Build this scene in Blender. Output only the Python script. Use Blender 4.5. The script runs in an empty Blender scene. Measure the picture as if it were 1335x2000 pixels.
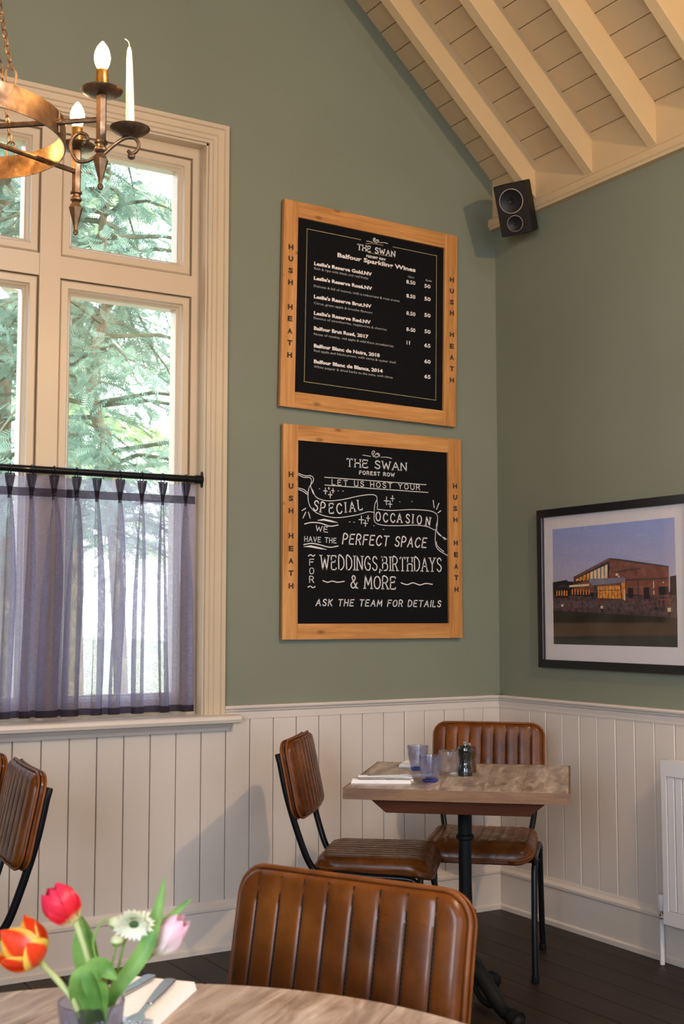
import bpy, bmesh, math, random
import numpy as np
from mathutils import Vector, Matrix
from math import sin, cos, pi, radians as rad, sqrt, atan
random.seed(7); rng = np.random.default_rng(11)
scn = bpy.context.scene
COL = scn.collection

# ------------------------------------------------------------------ camera, world, lights, exposure
CAM = Vector((-3.503, -4.451, 1.28)); FPX = 2415.0; PITCH = atan(205/2415); AZ = rad(59)
cd = bpy.data.cameras.new('camera'); cam = bpy.data.objects.new('camera', cd); COL.objects.link(cam)
cd.sensor_fit = 'VERTICAL'; cd.sensor_height = 24; cd.sensor_width = 16.02; cd.lens = FPX/2000*24
FWD = Vector((cos(AZ)*cos(PITCH), sin(AZ)*cos(PITCH), sin(PITCH)))
RGT = Vector((sin(AZ), -cos(AZ), 0)); UPV = RGT.cross(FWD)
cam.location = CAM
cam.rotation_euler = Matrix((RGT, UPV, -FWD)).transposed().to_euler()
cd.clip_start = .05; cd.clip_end = 300
cd.dof.use_dof = True; cd.dof.focus_distance = 3.9; cd.dof.aperture_fstop = 6.0
scn.camera = cam
scn.view_settings.view_transform = 'Standard'; scn.view_settings.look = 'None'
scn.view_settings.exposure = 0.0; scn.view_settings.gamma = 1; scn.view_settings.use_curve_mapping = False
scn.cycles.max_bounces = 10; scn.cycles.transparent_max_bounces = 24; scn.cycles.diffuse_bounces = 5
scn.cycles.sample_clamp_indirect = 6.0; scn.cycles.caustics_reflective = False; scn.cycles.caustics_refractive = False

w = bpy.data.worlds.new('sky'); scn.world = w; w.use_nodes = True
nt = w.node_tree; bg = nt.nodes['Background']
tc = nt.nodes.new('ShaderNodeTexCoord'); sx = nt.nodes.new('ShaderNodeSeparateXYZ'); nt.links.new(tc.outputs['Generated'], sx.inputs[0])
cr = nt.nodes.new('ShaderNodeValToRGB'); nt.links.new(sx.outputs['Z'], cr.inputs[0])
cr.color_ramp.elements[0].position = 0; cr.color_ramp.elements[0].color = (.95, .97, 1, 1)
cr.color_ramp.elements[1].position = .8; cr.color_ramp.elements[1].color = (.62, .78, 1, 1)
nt.links.new(cr.outputs[0], bg.inputs[0]); bg.inputs[1].default_value = 5.0

def lamp(name, kind, loc, energy, color, size=.1, rot=None, size_y=None, spot=None, blend=.5):
    l = bpy.data.lights.new(name, kind); l.energy = energy; l.color = color
    if kind == 'AREA':
        l.shape = 'RECTANGLE'; l.size = size; l.size_y = size_y or size
    elif kind == 'SUN': l.angle = size
    else: l.shadow_soft_size = size
    if kind == 'SPOT': l.spot_size = spot; l.spot_blend = blend
    o = bpy.data.objects.new(name, l); COL.objects.link(o); o.location = loc
    if rot is not None: o.rotation_euler = Vector(rot).to_track_quat('-Z', 'Y').to_euler()
    return o
lamp('sun', 'SUN', (0, 0, 12), 9.0, (1, .93, .8), rad(1.5), rot=(-.25, .8, -.75))
COOL = (.74, .85, 1.0); WARM = (1.0, .68, .38)
lamp('assumed_cool_side', 'AREA', (-5.38, -5.7, 1.75), 185, COOL, 2.0, rot=(1, .1, -.12), size_y=1.9)  # assumed daylight: cool area light just inside an unseen, assumed side opening
lamp('added_cool_rear', 'AREA', (-2.6, -7.3, 1.7), 95, COOL, 3.2, rot=(0, 1, -.05), size_y=1.7)  # cool area light added before a solid rear wall; no windows there
lamp('added_cool_overhead', 'AREA', (-1.15, -5.0, 4.12), 85, COOL, 1.1, rot=(-.45, .28, -.85), size_y=1.0)  # added cool fill from above for the tabletops; the ceiling has no roof window
lamp('assumed_warm_point', 'POINT', (-1.05, -3.6, 2.95), 150, (1, .64, .31), .025)  # assumed from the speaker's shadow
lamp('added_warm_rear', 'POINT', (-2.73, -5.2, 2.5), 40, (1, .58, .25), .12)  # warm point light added behind the viewer; no second chandelier is built

# ------------------------------------------------------------------ pixel -> point on a real plane
def ray(px, py): return FWD + RGT*((px-667.5)/FPX) - UPV*((py-1000)/FPX)
REF = Vector((-3.503, -4.451, 1.28))      # survey point the photograph was measured from
def ony(px, py, y=0.0): d = ray(px, py); return REF + d*((y-REF.y)/d.y)
def onx(px, py, x=0.0): d = ray(px, py); return REF + d*((x-REF.x)/d.x)
def onz(px, py, z=0.0): d = ray(px, py); return REF + d*((z-REF.z)/d.z)
def atD(px, py, D): return REF + ray(px, py)*D

# ------------------------------------------------------------------ materials
MATS = {}
class NT:
    def __init__(s, name):
        s.m = bpy.data.materials.new(name); s.m.use_nodes = True; s.t = s.m.node_tree
        s.p = s.t.nodes['Principled BSDF']; s.out = s.t.nodes['Material Output']; MATS[name] = s.m
    def n(s, kind, **kw):
        x = s.t.nodes.new('ShaderNode'+kind)
        for k, v in kw.items():
            if hasattr(x, k): setattr(x, k, v)
        return x
    def l(s, a, b): s.t.links.new(a, b)
    def coords(s, scale=(1, 1, 1), kind='Object', rot=(0, 0, 0)):
        if kind == 'World': src = s.n('NewGeometry').outputs['Position']
        else: src = s.n('TexCoord').outputs[kind]
        mp = s.n('Mapping'); mp.inputs['Scale'].default_value = scale; mp.inputs['Rotation'].default_value = rot
        s.l(src, mp.inputs[0]); return mp.outputs[0]
    def noise(s, vec, scale, detail=3, rough=.5, dist=0):
        x = s.n('TexNoise'); s.l(vec, x.inputs['Vector']); x.inputs['Scale'].default_value = scale
        x.inputs['Detail'].default_value = detail; x.inputs['Roughness'].default_value = rough; x.inputs['Distortion'].default_value = dist
        return x.outputs['Fac']
    def ramp(s, fac, stops):
        r = s.n('ValToRGB'); e = r.color_ramp.elements
        while len(e) < len(stops): e.new(.5)
        for i, (p, c) in enumerate(stops):
            e[i].position = p; e[i].color = (*c, 1) if len(c) == 3 else c
        s.l(fac, r.inputs[0]); return r.outputs[0]
    def bump(s, h, strength=.2, dist=.002):
        b = s.n('Bump'); b.inputs['Strength'].default_value = strength; b.inputs['Distance'].default_value = dist
        s.l(h, b.inputs['Height']); s.l(b.outputs[0], s.p.inputs['Normal'])
    def math(s, op, a, b=None, v=None):
        x = s.n('Math', operation=op); s.l(a, x.inputs[0])
        if b is not None: s.l(b, x.inputs[1])
        if v is not None: x.inputs[1].default_value = v
        return x.outputs[0]
    def mix(s, fac, a, b, blend='MIX'):
        x = s.n('Mix', data_type='RGBA', blend_type=blend)
        if isinstance(fac, float): x.inputs[0].default_value = fac
        else: s.l(fac, x.inputs[0])
        for k, v in ((6, a), (7, b)):
            if isinstance(v, tuple): x.inputs[k].default_value = (*v, 1)
            else: s.l(v, x.inputs[k])
        return x.outputs[2]
    def set(s, **kw):
        for k, v in kw.items():
            i = s.p.inputs[k.replace('_', ' ')]
            if isinstance(v, bpy.types.NodeSocket): s.l(v, i)
            elif isinstance(v, tuple) and len(v) == 3 and i.type == 'RGBA': i.default_value = (*v, 1)
            else: i.default_value = v
        return s

def simple(name, col, rough=.5, metal=0, var=.12, scale=30, bump=0, kind='Object', **kw):
    t = NT(name); v = t.coords(kind=kind); nz = t.noise(v, scale, 3)
    c0 = tuple(x*(1-var) for x in col); c1 = tuple(min(1, x*(1+var)) for x in col)
    t.set(Base_Color=t.ramp(nz, [(.3, c0), (.7, c1)]), Roughness=rough, Metallic=metal)
    if bump: t.bump(nz, bump)
    t.set(**kw); return t.m

def paint(name, col, rough=.5, scuff=.25, scuffcol=(.25, .19, .14), sheen=0):
    t = NT(name); v = t.coords(kind='World')
    a = t.noise(v, 1.7, 4); b = t.noise(v, 26, 5, .6); c = t.noise(t.coords((30, 30, 5), 'World'), 1, 4, .7)
    base = t.ramp(a, [(.3, tuple(x*.93 for x in col)), (.7, tuple(min(1, x*1.05) for x in col))])
    m = t.mix(t.ramp(c, [(.66, (0, 0, 0)), (.86, (scuff*.6,)*3)]), base, scuffcol)
    t.set(Base_Color=m, Roughness=rough); t.bump(b, .12, .002); return t.m
paint('wall_green', (.188, .206, .152), .62, .05, (.2, .22, .18))
paint("cream", (.63, .565, .51), .42, .35)
paint("cream_window", (.56, .455, .325), .35, .2)
paint('cream_ceiling', (.58, .43, .245), .5, .12)
paint('white_radiator', (.68, .66, .66), .3, .1)
simple('plaster_outside', (.55, .52, .47), .9, kind='World')

def wood(name, dark, mid, light, stretch=(1.2, 22, 22), scale=1.6, rough=.5, knots=True, kind='Object', grey=None, bump=.25):
    t = NT(name); v = t.coords(stretch, kind)
    inf = t.n('ObjectInfo'); add = t.n('VectorMath', operation='ADD'); mul = t.n('VectorMath', operation='SCALE')
    comb = t.n('CombineXYZ'); t.l(inf.outputs['Random'], comb.inputs[0]); t.l(inf.outputs['Random'], comb.inputs[1]); t.l(inf.outputs['Random'], comb.inputs[2])
    t.l(comb.outputs[0], mul.inputs[0]); mul.inputs['Scale'].default_value = 37; t.l(v, add.inputs[0]); t.l(mul.outputs[0], add.inputs[1])
    g = t.noise(add.outputs[0], scale, 6, .62, .6)
    fine = t.noise(add.outputs[0], scale*5, 4, .7)
    c = t.ramp(g, [(.28, dark), (.5, mid), (.72, light)])
    c = t.mix(t.ramp(fine, [(.3, (.55, .55, .55)), (.62, (1, 1, 1))]), t.mix(.45, c, (0, 0, 0)), c)
    if knots:
        vo = t.n('TexVoronoi'); t.l(t.coords((3.2, 7, 7), kind), vo.inputs['Vector']); vo.inputs['Scale'].default_value = 1.6
        k = t.ramp(vo.outputs['Distance'], [(.05, (.75, .75, .75)), (.13, (0, 0, 0))])
        c = t.mix(k, c, tuple(x*.45 for x in dark))
    if grey:
        c = t.mix(t.ramp(t.noise(t.coords((3, 3, 3), kind), 2.2, 5), [(.38, (0, 0, 0)), (.65, (.5, .5, .5))]), c, grey)
    t.set(Base_Color=c, Roughness=rough); t.bump(fine, bump, .0015); return t
wood('pine_frame', (.36, .14, .035), (.56, .25, .07), (.70, .37, .13), rough=.45)
wood('pine_frame_upright', (.36, .14, .035), (.56, .25, .07), (.70, .37, .13), stretch=(22, 22, 1.2), rough=.45)
wood('oak_top', (.07, .04, .025), (.33, .235, .175), (.72, .61, .52), stretch=(2.4, 13, 13), scale=2.2, rough=.34, knots=False, grey=(.42, .36, .33), bump=.6)
wood('oak_edge', (.08, .035, .012), (.19, .088, .032), (.28, .145, .06), stretch=(2, 14, 14), rough=.45, knots=False)
wood('red_batten', (.06, .012, .003), (.10, .023, .006), (.14, .038, .011), stretch=(1.5, 16, 16), rough=.6, knots=False).p.inputs['Specular IOR Level'].default_value = .15
wood('floor_wood', (.010, .006, .003), (.022, .013, .007), (.04, .024, .014), stretch=(24, 1.5, 24), rough=.5, knots=False, kind='World').p.inputs['Specular IOR Level'].default_value = .3
simple('twig', (.10, .11, .07), .9)
wood('bark', (.10, .075, .045), (.2, .16, .10), (.3, .25, .17), stretch=(9, 9, 2), rough=.9, knots=False)

def leather(name, dark, mid, light):
    t = NT(name); v = t.coords()
    a = t.noise(v, 7, 5, .6); b = t.noise(v, 260, 3); g = t.noise(v, 22, 3)
    c = t.ramp(a, [(.3, dark), (.52, mid), (.72, light)])
    t.set(Base_Color=c, Roughness=t.ramp(g, [(.3, (.22,)*3), (.7, (.4,)*3)]), Specular_IOR_Level=.24)
    t.set(Coat_Weight=.06, Coat_Roughness=.2); t.bump(b, .12, .0006); return t.m
leather('tan_leather', (.055, .014, .0022), (.118, .032, .0045), (.20, .062, .011))
simple('leather_piping', (.17, .052, .012), .35, Specular_IOR_Level=.22, var=.2)
simple('thread', (.004, .003, .003), .6, Specular_IOR_Level=.1)
simple('stitch', (.05, .033, .025), .6, Specular_IOR_Level=.22)
simple('black_metal', (.008, .009, .011), .32, .4, kind='Object', Specular_IOR_Level=.22, Coat_Weight=.08)
simple('black_plastic', (.006, .006, .006), .5, Specular_IOR_Level=.22)
simple('cast_iron', (.012, .013, .014), .55, .5, Specular_IOR_Level=.22, bump=.5, scale=60)
simple('speaker_case', (.010, .007, .006), .55, Specular_IOR_Level=.22)
simple('driver_cone', (.008, .008, .009), .4, Specular_IOR_Level=.22)
simple('silver_ring', (.55, .45, .38), .3, .8)
simple('blackboard', (.005, .005, .006), .8, Specular_IOR_Level=.12)
simple('chalk', (.74, .72, .71), .85, var=.2, scale=300)
simple('print_white', (.80, .74, .72), .8)
simple('print_grey', (.46, .44, .43), .8)
simple('gold_line', (.42, .34, .17), .6)
simple('burnt_letter', (.035, .018, .01), .8)
simple('frame_black', (.006, .006, .007), .3)
simple('mat_board', (.72, .67, .69), .6, var=.02)
simple('linen', (.93, .94, .96), .75, var=.03, scale=200, bump=.2)
simple('steel', (.55, .56, .58), .22, 1, var=.05)
simple('chrome', (.75, .75, .76), .12, 1, var=.05)
simple('gloss_black', (.01, .011, .011), .12, Coat_Weight=.6)
simple('mill_wood', (.07, .025, .01), .3, scale=12)
simple('wax', (.86, .82, .72), .45, Subsurface_Weight=.3, Subsurface_Radius=(.02, .015, .01))
simple('wick', (.6, .57, .5), .8)
t = NT('bronze'); v = t.coords(); a = t.noise(v, 28, 5, .65)
t.set(Base_Color=t.ramp(a, [(.3, (.08, .048, .030)), (.55, (.20, .13, .08)), (.78, (.40, .28, .18))]), Metallic=.85, Roughness=t.ramp(a, [(.3, (.5,)*3), (.7, (.3,)*3)])); t.bump(a, .25, .001)
simple('brass', (.62, .40, .14), .28, 1, var=.1)
simple('grass', (.38, .38, .26), .9, var=.3, scale=3, kind='World', bump=.5)
simple('gravel', (.55, .50, .42), .9, var=.2, scale=20, kind='World')
simple('stem_green', (.16, .30, .06), .5, Subsurface_Weight=.15)
simple('stem_pale', (.36, .42, .18), .5)
simple('flower_heart', (.04, .09, .02), .8)
simple('brick_red', (.3, .12, .07), .9)

t = NT('bulb_glow'); t.set(Base_Color=(1, .8, .5), Emission_Color=(1, .50, .15), Emission_Strength=240.0)
# leaves: diffuse + translucent
def leafmat(name, c0, c1, trans=.45, scale=3):
    t = NT(name); v = t.coords(kind='World'); nz = t.noise(v, scale, 3)
    c = t.ramp(nz, [(.35, c0), (.65, c1)])
    tr = t.n('BsdfTranslucent'); t.l(c, tr.inputs[0]); mx = t.n('MixShader'); mx.inputs[0].default_value = trans
    t.set(Base_Color=c, Roughness=.5); t.l(t.p.outputs[0], mx.inputs[1]); t.l(tr.outputs[0], mx.inputs[2]); t.l(mx.outputs[0], t.out.inputs[0]); return t.m
leafmat('conifer', (.14, .24, .18), (.30, .42, .33))
leafmat('conifer_far', (.30, .42, .20), (.50, .60, .32))
leafmat('tulip_leaf', (.10, .26, .05), (.22, .42, .10), .35, 30)
def petal(name, base, mid, tip, rough=.4, tr=.3):
    # base -> tip colouring along the petal's own length (UV v) and across it (UV u)
    t = NT(name); uv = t.n('UVMap'); s = t.n('SeparateXYZ'); t.l(uv.outputs[0], s.inputs[0])
    nz = t.noise(t.coords(), 60, 3)
    f = t.math('ADD', s.outputs['Y'], t.math('MULTIPLY', nz, v=.12))
    c = t.ramp(f, [(.0, base), (.14, base), (.28, mid), (1, tip)])
    tl = t.n('BsdfTranslucent'); t.l(c, tl.inputs[0]); mx = t.n('MixShader'); mx.inputs[0].default_value = tr
    t.set(Base_Color=c, Roughness=rough); t.l(t.p.outputs[0], mx.inputs[1]); t.l(tl.outputs[0], mx.inputs[2]); t.l(mx.outputs[0], t.out.inputs[0]); return t
petal('petal_red', (.75, .7, .35), (.78, .02, .035), (.75, .03, .09))
petal('petal_pink', (.8, .78, .6), (.82, .78, .74), (.85, .5, .62))
petal('petal_white', (.72, .76, .45), (.8, .82, .62), (.86, .87, .74))
t = petal('petal_flame', (.8, .6, .08), (.85, .07, .012), (.82, .05, .01))
# flame tulip: yellow margins
uvn = [n for n in t.t.nodes if n.type == 'SEPXYZ'][0]
edge = t.math('ABSOLUTE', t.math('SUBTRACT', uvn.outputs['X'], v=.5))
edge = t.math('ADD', edge, t.math('MULTIPLY', t.noise(t.coords(), 40, 3), v=.2))
rampc = [n for n in t.t.nodes if n.type == 'VALTORGB'][0].outputs[0]
cm = t.mix(t.ramp(edge, [(.36, (0, 0, 0)), (.46, (1, 1, 1))]), rampc, (.85, .66, .10))
t.l(cm, t.p.inputs['Base Color'])
# thin window glass
def schlick(t):
    lw = t.n('LayerWeight'); lw.inputs[0].default_value = .5
    p = t.math('POWER', lw.outputs['Facing'], v=5.0); return t.math('ADD', t.math('MULTIPLY', p, v=.9), v=.04)
t = NT('pane_glass'); gl = t.n('BsdfGlossy'); gl.inputs['Roughness'].default_value = .02
trn = t.n('BsdfTransparent'); trn.inputs[0].default_value = (.97, .985, .98, 1); mx = t.n('MixShader')
t.l(schlick(t), mx.inputs[0]); t.l(trn.outputs[0], mx.inputs[1]); t.l(gl.outputs[0], mx.inputs[2]); t.l(mx.outputs[0], t.out.inputs[0])
def glassmat(name, col, rough=0.02):
    t = NT(name); g = t.n('BsdfGlass'); g.inputs['Color'].default_value = (*col, 1); g.inputs['Roughness'].default_value = rough; g.inputs['IOR'].default_value = 1.45
    tr = t.n('BsdfTransparent'); tr.inputs[0].default_value = (*col, 1); mx = t.n('MixShader'); mx.inputs[0].default_value = .35
    t.l(g.outputs[0], mx.inputs[1]); t.l(tr.outputs[0], mx.inputs[2]); t.l(mx.outputs[0], t.out.inputs[0]); return t.m
glassmat('blue_glass', (.88, .91, 1.0)); glassmat('blue_glass_base', (.48, .54, 1.0)); glassmat('clear_glass', (.99, .99, 1.0), .12)
glassmat('water', (.9, .95, 1.0))
# sheer curtain
def sheer(name, col, open_):
    t = NT(name); v = t.coords()
    def threads(sc): return t.noise(t.coords(sc), 1, 2, .6)
    a = threads((60, 60, 560)); b = threads((640, 640, 50)); slub = t.noise(t.coords((14, 14, 200)), 1, 3, .7)
    s_ = t.math('ADD', t.math('MULTIPLY', a, v=.45), t.math('MULTIPLY', b, v=.45)); s_ = t.math('ADD', s_, t.math('MULTIPLY', slub, v=.1))
    fac = t.ramp(s_, [(.36, (open_*.35,)*3), (.64, (min(1, open_*1.65),)*3)])
    tr = t.n('BsdfTransparent'); tl = t.n('BsdfTranslucent'); tl.inputs[0].default_value = (*[min(.9, x*3.3) for x in col], 1)
    df = t.n('BsdfDiffuse'); df.inputs[0].default_value = (*[x*.8 for x in col], 1)
    m1 = t.n('MixShader'); m1.inputs[0].default_value = .6; t.l(df.outputs[0], m1.inputs[1]); t.l(tl.outputs[0], m1.inputs[2])
    m2 = t.n('MixShader'); t.l(fac, m2.inputs[0]); t.l(m1.outputs[0], m2.inputs[1]); t.l(tr.outputs[0], m2.inputs[2]); t.l(m2.outputs[0], t.out.inputs[0])
sheer('sheer_plum', (.15, .135, .18), .36)
sheer('sheer_hem', (.045, .036, .046), .08)

# ------------------------------------------------------------------ mesh helpers
def link(o, parent=None):
    COL.objects.link(o)
    if parent is not None: o.parent = parent
    return o
def finish(me, mats, smooth=None):
    for m in ([mats] if isinstance(mats, str) else mats): me.materials.append(MATS[m])
    if smooth:
        me.shade_smooth(); me.set_sharp_from_angle(angle=rad(smooth))
    return me
def obj(name, bm, mats, parent=None, smooth=None, bevel=0, loc=None, seg=1, label=None, kind=None):
    if bevel:
        es = [e for e in bm.edges if len(e.link_faces) == 2 and e.calc_face_angle(0) > rad(30)]
        bmesh.ops.bevel(bm, geom=es, offset=bevel, segments=seg, profile=.7, affect='EDGES', clamp_overlap=True)
    me = bpy.data.meshes.new(name); bm.to_mesh(me); bm.free(); finish(me, mats, smooth)
    o = bpy.data.objects.new(name, me); link(o, parent)
    if loc is not None: o.location = loc
    if label: o['label'] = label
    if kind: o['kind'] = kind
    return o
def share(name, src, parent=None, loc=(0, 0, 0), rot=None):
    o = bpy.data.objects.new(name, src.data); link(o, parent); o.location = loc
    if rot: o.rotation_euler = rot
    return o
def BM(): return bmesh.new()
def box(bm, x0, x1, y0, y1, z0, z1, mi=0):
    vs = [bm.verts.new((x, y, z)) for z in (z0, z1) for (x, y) in ((x0, y0), (x1, y0), (x1, y1), (x0, y1))]
    fs = [(0, 3, 2, 1), (4, 5, 6, 7), (0, 1, 5, 4), (1, 2, 6, 5), (2, 3, 7, 6), (3, 0, 4, 7)]
    for f in fs: bm.faces.new([vs[i] for i in f]).material_index = mi
    return bm
def boxm(x0, x1, y0, y1, z0, z1): return box(BM(), min(x0, x1), max(x0, x1), min(y0, y1), max(y0, y1), min(z0, z1), max(z0, z1))
def prism(bm, poly, axis, a, b, mi=0):
    """poly of 2-D points extruded along axis ('x': (y,z), 'y': (x,z), 'z': (x,y)) from a to b"""
    def P(p, t): return {'x': (t, p[0], p[1]), 'y': (p[0], t, p[1]), 'z': (p[0], p[1], t)}[axis]
    A = [bm.verts.new(P(p, a)) for p in poly]; B = [bm.verts.new(P(p, b)) for p in poly]; n = len(poly)
    fs = [bm.faces.new(A), bm.faces.new(B[::-1])] + [bm.faces.new((A[i], B[i], B[(i+1) % n], A[(i+1) % n])) for i in range(n)]
    for f in fs: f.material_index = mi
    bmesh.ops.recalc_face_normals(bm, faces=fs); return bm
def tube(bm, pts, r, n=8, closed=False, caps=True, mi=0, phase=0):
    pts = [Vector(p) for p in pts]; N = len(pts); rings = []
    rr = r if isinstance(r, (list, tuple)) else [r]*N
    t0 = (pts[1]-pts[0]).normalized(); up = Vector((0, 0, 1)) if abs(t0.z) < .9 else Vector((1, 0, 0))
    nrm = (up - t0*up.dot(t0)).normalized()
    for i, p in enumerate(pts):
        if closed: t_ = (pts[(i+1) % N]-pts[i-1]).normalized()
        else: t_ = (pts[min(i+1, N-1)]-pts[max(i-1, 0)]).normalized()
        nrm = (nrm - t_*nrm.dot(t_)).normalized(); bi = t_.cross(nrm)
        rings.append([bm.verts.new(p + (nrm*cos(2*pi*k/n+phase)+bi*sin(2*pi*k/n+phase))*rr[i]) for k in range(n)])
    m = N if closed else N-1
    for i in range(m):
        a, b = rings[i], rings[(i+1) % N]
        for k in range(n): bm.faces.new((a[k], a[(k+1) % n], b[(k+1) % n], b[k])).material_index = mi
    if caps and not closed:
        bm.faces.new(rings[0][::-1]).material_index = mi; bm.faces.new(rings[-1]).material_index = mi
    return bm
def lathe(bm, prof, c=(0, 0, 0), n=24, mi=0, phase=0, closed=False, rmod=None):
    c = Vector(c); rings = []
    for (r, z) in prof:
        if r < 1e-5: rings.append([bm.verts.new(c+Vector((0, 0, z)))])
        else: rings.append([bm.verts.new(c+Vector((r*(rmod(2*pi*k/n, z) if rmod else 1)*cos(2*pi*k/n+phase), r*(rmod(2*pi*k/n, z) if rmod else 1)*sin(2*pi*k/n+phase), z))) for k in range(n)])
    P = list(zip(rings, rings[1:])) + ([(rings[-1], rings[0])] if closed else [])
    for a, b in P:
        for k in range(n):
            if len(a) == 1 and len(b) == 1: continue
            if len(a) == 1: f = bm.faces.new((a[0], b[(k+1) % n], b[k]))
            elif len(b) == 1: f = bm.faces.new((a[k], a[(k+1) % n], b[0]))
            else: f = bm.faces.new((a[k], a[(k+1) % n], b[(k+1) % n], b[k]))
            f.material_index = mi
    return bm
def bez(pts, n=8):
    """Catmull-Rom through points"""
    P = [Vector(p) for p in pts]; P = [P[0]*2-P[1]] + P + [P[-1]*2-P[-2]]; out = []
    for i in range(1, len(P)-2):
        for k in range(n):
            t = k/n; a, b, c, d = P[i-1:i+3]
            out.append(.5*((2*b)+(c-a)*t+(2*a-5*b+4*c-d)*t*t+(3*b-a-3*c+d)*t**3))
    out.append(P[-2]); return out
def thing(name, label, cat, loc=(0, 0, 0), rz=0, group=None):
    o = bpy.data.objects.new(name, None); COL.objects.link(o); o.location = loc; o.rotation_euler = (0, 0, rz)
    o.empty_display_size = .05; return tag(o, label, cat, group)
def tag(o, label, cat, group=None):
    o['label'] = label; o['category'] = cat
    if group: o['group'] = group
    return o
def struct(o, label=None):
    o['kind'] = 'structure'
    if label: o['label'] = label
    return o
def dup(root, loc, rz, label=None):
    r = root.copy(); COL.objects.link(r); r.location = loc; r.rotation_euler = (0, 0, rz)
    if label: r['label'] = label
    for ch in list(root.children):
        c = ch.copy(); COL.objects.link(c); c.parent = r
        for g in list(ch.children):
            d = g.copy(); COL.objects.link(d); d.parent = c
    return r

# ================================================================== STRUCTURE
W_ROOM = 5.46; L_ROOM = 7.5; XC = -W_ROOM/2
SL = .92; ZB = 3.288; ANG = math.atan(SL); TH = .22
def zroof(x): return ZB + SL*min(-x, W_ROOM+x)
APEX = zroof(XC)
WX0, WX1 = -3.96, -1.46; WZ0, WZ1 = .87, 3.19          # window opening
# floor
bm = boxm(-W_ROOM-.2, .2, -L_ROOM-.2, .2, -.12, -.02)
floor = struct(obj('floor', bm, 'floor_wood'), 'dark stained timber floor')
pw = .135; first = None; n = int(W_ROOM/pw)+1
for i in range(n):
    x = -i*pw
    if first is None:
        first = obj('floorboard', boxm(-pw+.0015, -.0015, -L_ROOM, 0, -.02, 0), 'floor_wood', floor, bevel=.0015)
        first.location = (x, 0, 0)
    else:
        if x-pw < -W_ROOM: break
        share('floorboard', first, floor, (x, 0, 0))
# gable (window) wall
def pent(bm, xs, y0, y1, zlow):
    x0, x1 = xs; poly = [(x0, zlow), (x1, zlow), (x1, zroof(x1)+.02)]
    if x0 < XC < x1: poly.append((XC, APEX+.02))
    poly.append((x0, zroof(x0)+.02)); prism(bm, poly, 'y', y0, y1)
bm = BM()
pent(bm, (WX1, 0), 0, TH, 0); pent(bm, (-W_ROOM, WX0), 0, TH, 0); pent(bm, (WX0, WX1), 0, TH, WZ1)
box(bm, WX0, WX1, 0, TH, 0, WZ0)
wall_w = struct(obj('wall_back', bm, 'wall_green'), 'sage green gable wall with panelled dado')
# right wall
bm = boxm(0, TH, -L_ROOM, TH, 0, ZB+.1); wall_r = struct(obj('wall_right', bm, 'wall_green'), 'sage green side wall with panelled dado')
# left wall with an assumed opening by the side light; solid rear wall
bm = BM(); box(bm, -W_ROOM-TH, -W_ROOM, -L_ROOM, TH, 0, .75); box(bm, -W_ROOM-TH, -W_ROOM, -L_ROOM, TH, 2.75, ZB+.1)
for (a, b) in ((-L_ROOM, -6.75), (-4.65, TH)): box(bm, -W_ROOM-TH, -W_ROOM, a, b, .75, 2.75)
wall_l = struct(obj('wall_left', bm, 'wall_green'), 'sage green side wall with an assumed opening')
bm = BM(); prism(bm, [(-W_ROOM, 0), (0, 0), (0, ZB+.02), (XC, APEX+.02), (-W_ROOM, ZB+.02)], 'y', -L_ROOM-TH, -L_ROOM)
wall_f = struct(obj('wall_front', bm, 'wall_green'), 'sage green end wall behind the viewer')
# wainscot boards
bw = .1052
def vboard(x0, w_, z0, z1, t_=.014):      # V-grooved board in the xz plane, front at y=-t
    c = .0024; bm = BM()
    prism(bm, [(x0, 0), (x0, -t_+c), (x0+c, -t_), (x0+w_-c, -t_), (x0+w_, -t_+c), (x0+w_, 0)], 'z', z0, z1); return bm
firstb = None
for i in range(52):
    x = -(i+1)*bw+.0
    if x < -W_ROOM: break
    if firstb is None: firstb = obj('board', vboard(.0016, bw-.0032, .15, .89), 'cream', wall_w); firstb.location = (x, -.0005, 0)
    else: share('board', firstb, wall_w, (x, -.0005+random.uniform(-.0008, .0008), 0))
for i in range(40):
    y = -.016-i*bw
    share('board', firstb, wall_r, (-.0005+random.uniform(-.0008, .0008), y, 0), (0, 0, -pi/2))
# mouldings: profile (offset from wall, z)
def moulding(name, prof, p0, p1, horiz, mat, label, parent=None):
    bm = BM()
    if horiz == 'x': prism(bm, [(-o, z) for o, z in prof], 'x', p0, p1)
    else: prism(bm, [(-o, z) for o, z in prof], 'y', p0, p1)
    return struct(obj(name, bm, mat, parent, bevel=0), label)
dado = [(.0, .878), (.018, .878), (.018, .905), (.024, .910), (.026, .916), (.034, .920), (.036, .926), (.032, .932), (.0, .932)]
moulding('trim_1', dado, WX1+.08, 0, 'x', 'cream', 'cream dado rail on the window wall')
moulding('trim_2', dado, -L_ROOM, 0, 'y', 'cream', 'cream dado rail on the right wall')
moulding('trim_3', dado, -W_ROOM, WX0-.08, 'x', 'cream', 'cream dado rail left of the window')
skirt = [(.0, 0), (.040, 0), (.040, .018), (.030, .024), (.030, .150), (.034, .156), (.034, .166), (.022, .178), (.018, .190), (.0, .190)]
moulding('baseboard_back', skirt, -W_ROOM, 0, 'x', 'cream', 'tall cream skirting board under the window wall')
moulding('baseboard_right', skirt, -L_ROOM, 0, 'y', 'cream', 'tall cream skirting board along the right wall')
plate = [(.0, 3.066), (.030, 3.066), (.034, 3.076), (.040, 3.082), (.040, 3.110), (.034, 3.117), (.0, 3.117)]
moulding('trim_4', plate, -L_ROOM, 0, 'y', 'cream_ceiling', 'cream wall plate under the rafters')
bm = boxm(-.012, 0, -L_ROOM, 0, 3.112, 3.30); struct(obj('trim_5', bm, 'cream_ceiling'), 'cream eaves board between the rafter feet')

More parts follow.
